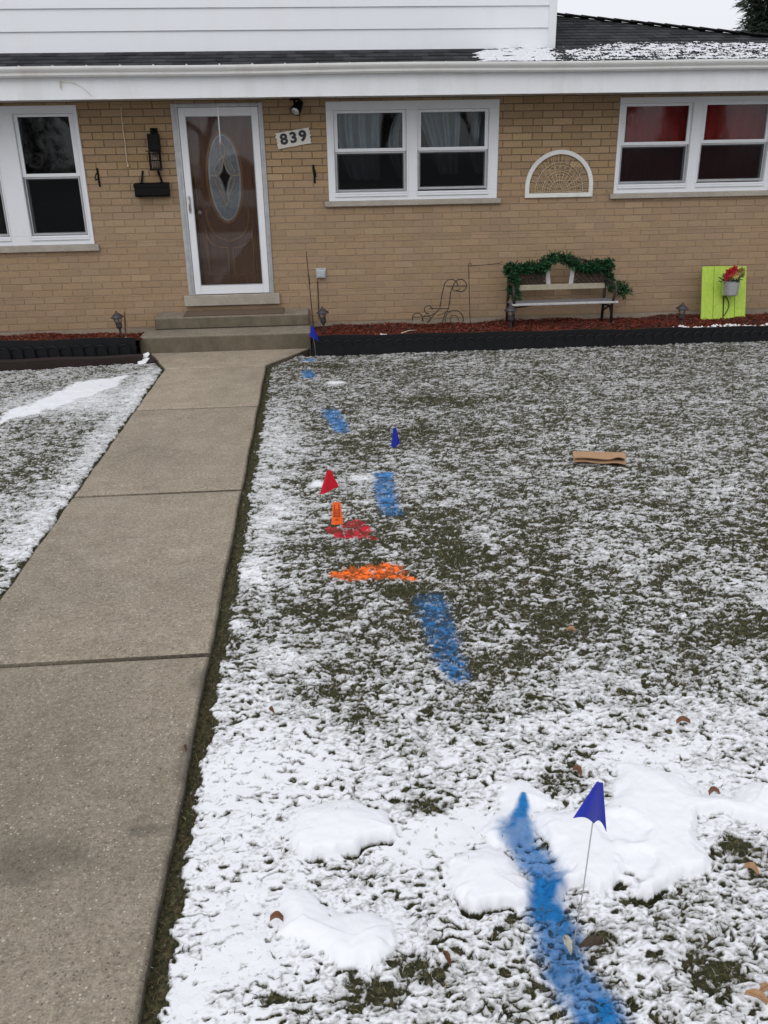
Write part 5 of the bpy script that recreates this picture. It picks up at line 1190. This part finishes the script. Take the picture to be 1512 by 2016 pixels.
# fallen leaves
def leaf_mesh(L_, W_, curl):
    m = MB(); rows = []; n = 8
    for j in range(n+1):
        t = j/n; w_ = W_*math.sin(math.pi*min(1, t*.93+.05))**.8*(1+.15*math.sin(j*2.6)); z = curl*math.sin(t*3.1)
        rows.append([(-w_, L_*(t-.5), z+abs(curl)*1.1), (-w_*.5, L_*(t-.5), z+.25*abs(curl)), (0, L_*(t-.5), z), (w_*.5, L_*(t-.5), z+.3*abs(curl)), (w_, L_*(t-.5), z+abs(curl)*1.3)])
    sheet(m, rows); return m
LV = [((1345, 1430), .060, .022, 70, 'deadleaf', 'curled dark brown leaf on the grass at the right side of the lawn'), ((1135, 1527), .055, .02, 20, 'deadleaf', 'reddish brown leaf behind the large blue flag'), ((1404, 1584), .042, .012, 80, 'deadleaf', 'small red brown leaf on the wide snow slab'), ((1486, 1972), .065, .026, 60, 'tan', 'tan leaf near the bottom right corner of the lawn'), ((1506, 1960), .05, .02, 110, 'tan', 'tan leaf touching the right edge of the photo near the bottom'),
      ((365, 1480), .05, .012, 10, 'deadleaf', 'orange brown leaf lodged along the right edge of the walk'), ((1117, 1866), .062, .026, 5, 'paleleaf', 'pale grey leaf at the foot of the large blue flag'), ((1162, 1868), .085, .036, 100, 'darkleaf', 'dark curled leaf right of the large blue flag wire'), ((1478, 1718), .05, .02, 40, 'tan', 'tan leaf on thin snow right of the wide snow slab'), ((880, 1893), .05, .018, 20, 'deadleaf', 'brown leaf in the thin snow left of the blue paint line'), ((545, 1822), .045, .02, 90, 'deadleaf', 'brown leaf beside the low worn snow heap'), ((1125, 1246), .05, .016, 60, 'tan', 'orange tan leaf on the snowy grass right of the middle blue mark'), ((537, 1405), .05, .018, 30, 'deadleaf', 'brown leaf on the snowy strip near the walk')]
MT['darkleaf'] = simple('rotten_leaf', (.06, .045, .03), .85, 0, .5, 60); MT['tan'] = simple('tan_leaf', (.40, .23, .12), .8, 0, .3, 60)
for (px_, L_, W_, a, mt_, lb) in LV:
    g = gp(*px_); X1 = np.array([[g.x]]); Y1 = np.array([[g.y]]); c1, t1, i1, e1, r1, h1 = field(X1, Y1); z = float(lawn_h(X1, Y1, c1, t1, e1, h1)[0, 0])
    z = max(z, gz(g.y)-.01); m = leaf_mesh(L_*.78, W_*.36, .012); lo = m.build('fallen_leaf', MT[mt_], None, smooth=True, solid=.0008); lo.location = (g.x, g.y, z+.012); lo.rotation_euler = (D2R(rng.uniform(-18, 18)), D2R(rng.uniform(-14, 14)), D2R(a)); tag(lo, lb, 'leaf', 'fallen leaves on the lawn')

# ------------------------------------------------------------------ spruce behind the roof, trees across the street
tb = wp(1512, 60, 14.0); o = thing('spruce_tree', 'dark spruce tree rising behind the roof at upper right', 'tree', (tb.x, 14.0, 0))
m = MB(); m.lathe([(.20, -.2), (.16, 3), (.04, 10.4), (.01, 11)], (0,0,0), 10); m.build('trunk', MT['bark'], o, smooth=True)
m = MB()
for _ in range(5200):
    z = 1.2+9.6*rng.random()**.8; R_ = (12.5-z)/9.9*.95*(.75+.25*math.sin(z*7+rng.uniform(-1, 1)))+.12; a = rng.uniform(0, 6.283); r_ = R_*rng.uniform(.25, 1)
    c0 = Vector((r_*math.cos(a), r_*math.sin(a), z)); 
    for k in range(6):
        d = Vector((math.cos(a)+rng.normal(0, .5), math.sin(a)+rng.normal(0, .5), rng.normal(-.25, .35))).normalized(); L_ = rng.uniform(.14, .32); s_v = d.orthogonal().normalized()*rng.uniform(.012, .03); q_ = c0+Vector(rng.normal(0, .06, 3)); cc = np.array([.022, .032, .022])*rng.uniform(.35, 1.8)
        m.add([q_-s_v, q_+s_v, q_+d*L_], [(0,1,2)], cc)
m.build('crown', MT['spruce'], o)
m = MB()
def limb(p_, d, L_, r_, k):
    q_ = p_+d*L_; m.tube([p_, p_.lerp(q_, .5)+Vector(rng.normal(0, .04*L_, 3)), q_], [r_, r_*.8, r_*.6], 5)
    if k > 0:
        for _ in range(3 if k > 1 else 2): limb(q_ if rng.random() < .7 else p_.lerp(q_, .7), (d+Vector(rng.normal(0, .45, 3))+Vector((0, 0, .12))).normalized(), L_*rng.uniform(.6, .8), r_*.58, k-1)
for x, y, h in ((-5.2, -36, 4.2), (3.5, -34, 3.6), (9, -38, 4.0), (-12, -40, 4.2), (16, -44, 4)):
    limb(Vector((x, y, -.3)), Vector((0, 0, 1)), h*.8, .28, 5)
for i in range(70):
    x = -60+120*i/69+rng.uniform(-1, 1); h = rng.uniform(.9, 2.4)*(1.3 if rng.random() < .2 else 1); m.lathe([(1.2, 0), (1.5, h*.5), (1.0, h*.85), (.1, h)], (x, -52+rng.uniform(-3, 3), -.2), 7)
for x0_, y0_, h_, r0_ in ((-13.2, -33, 13, 2.6), (-20, -36, 11, 3.0), (19.5, -36, 10, 2.2)):
    for _ in range(9000):
        z = h_*rng.random()**.8; rr2 = r0_*(1-z/h_*.85)*rng.uniform(.3, 1); a = rng.uniform(0, 6.283); c0 = Vector((x0_+rr2*math.cos(a), y0_+rr2*math.sin(a), z)); d = Vector(rng.normal(0, 1, 3)).normalized(); e_v = d.orthogonal().normalized()*rng.uniform(.03, .07)
        m.add([c0-e_v, c0+e_v, c0+d*rng.uniform(.2, .5)], [(0,1,2)])
tag(m.build('treeline', MT['bark'], None), 'bare trees and hedges across the street mirrored in the windows', 'trees', None, 'stuff')
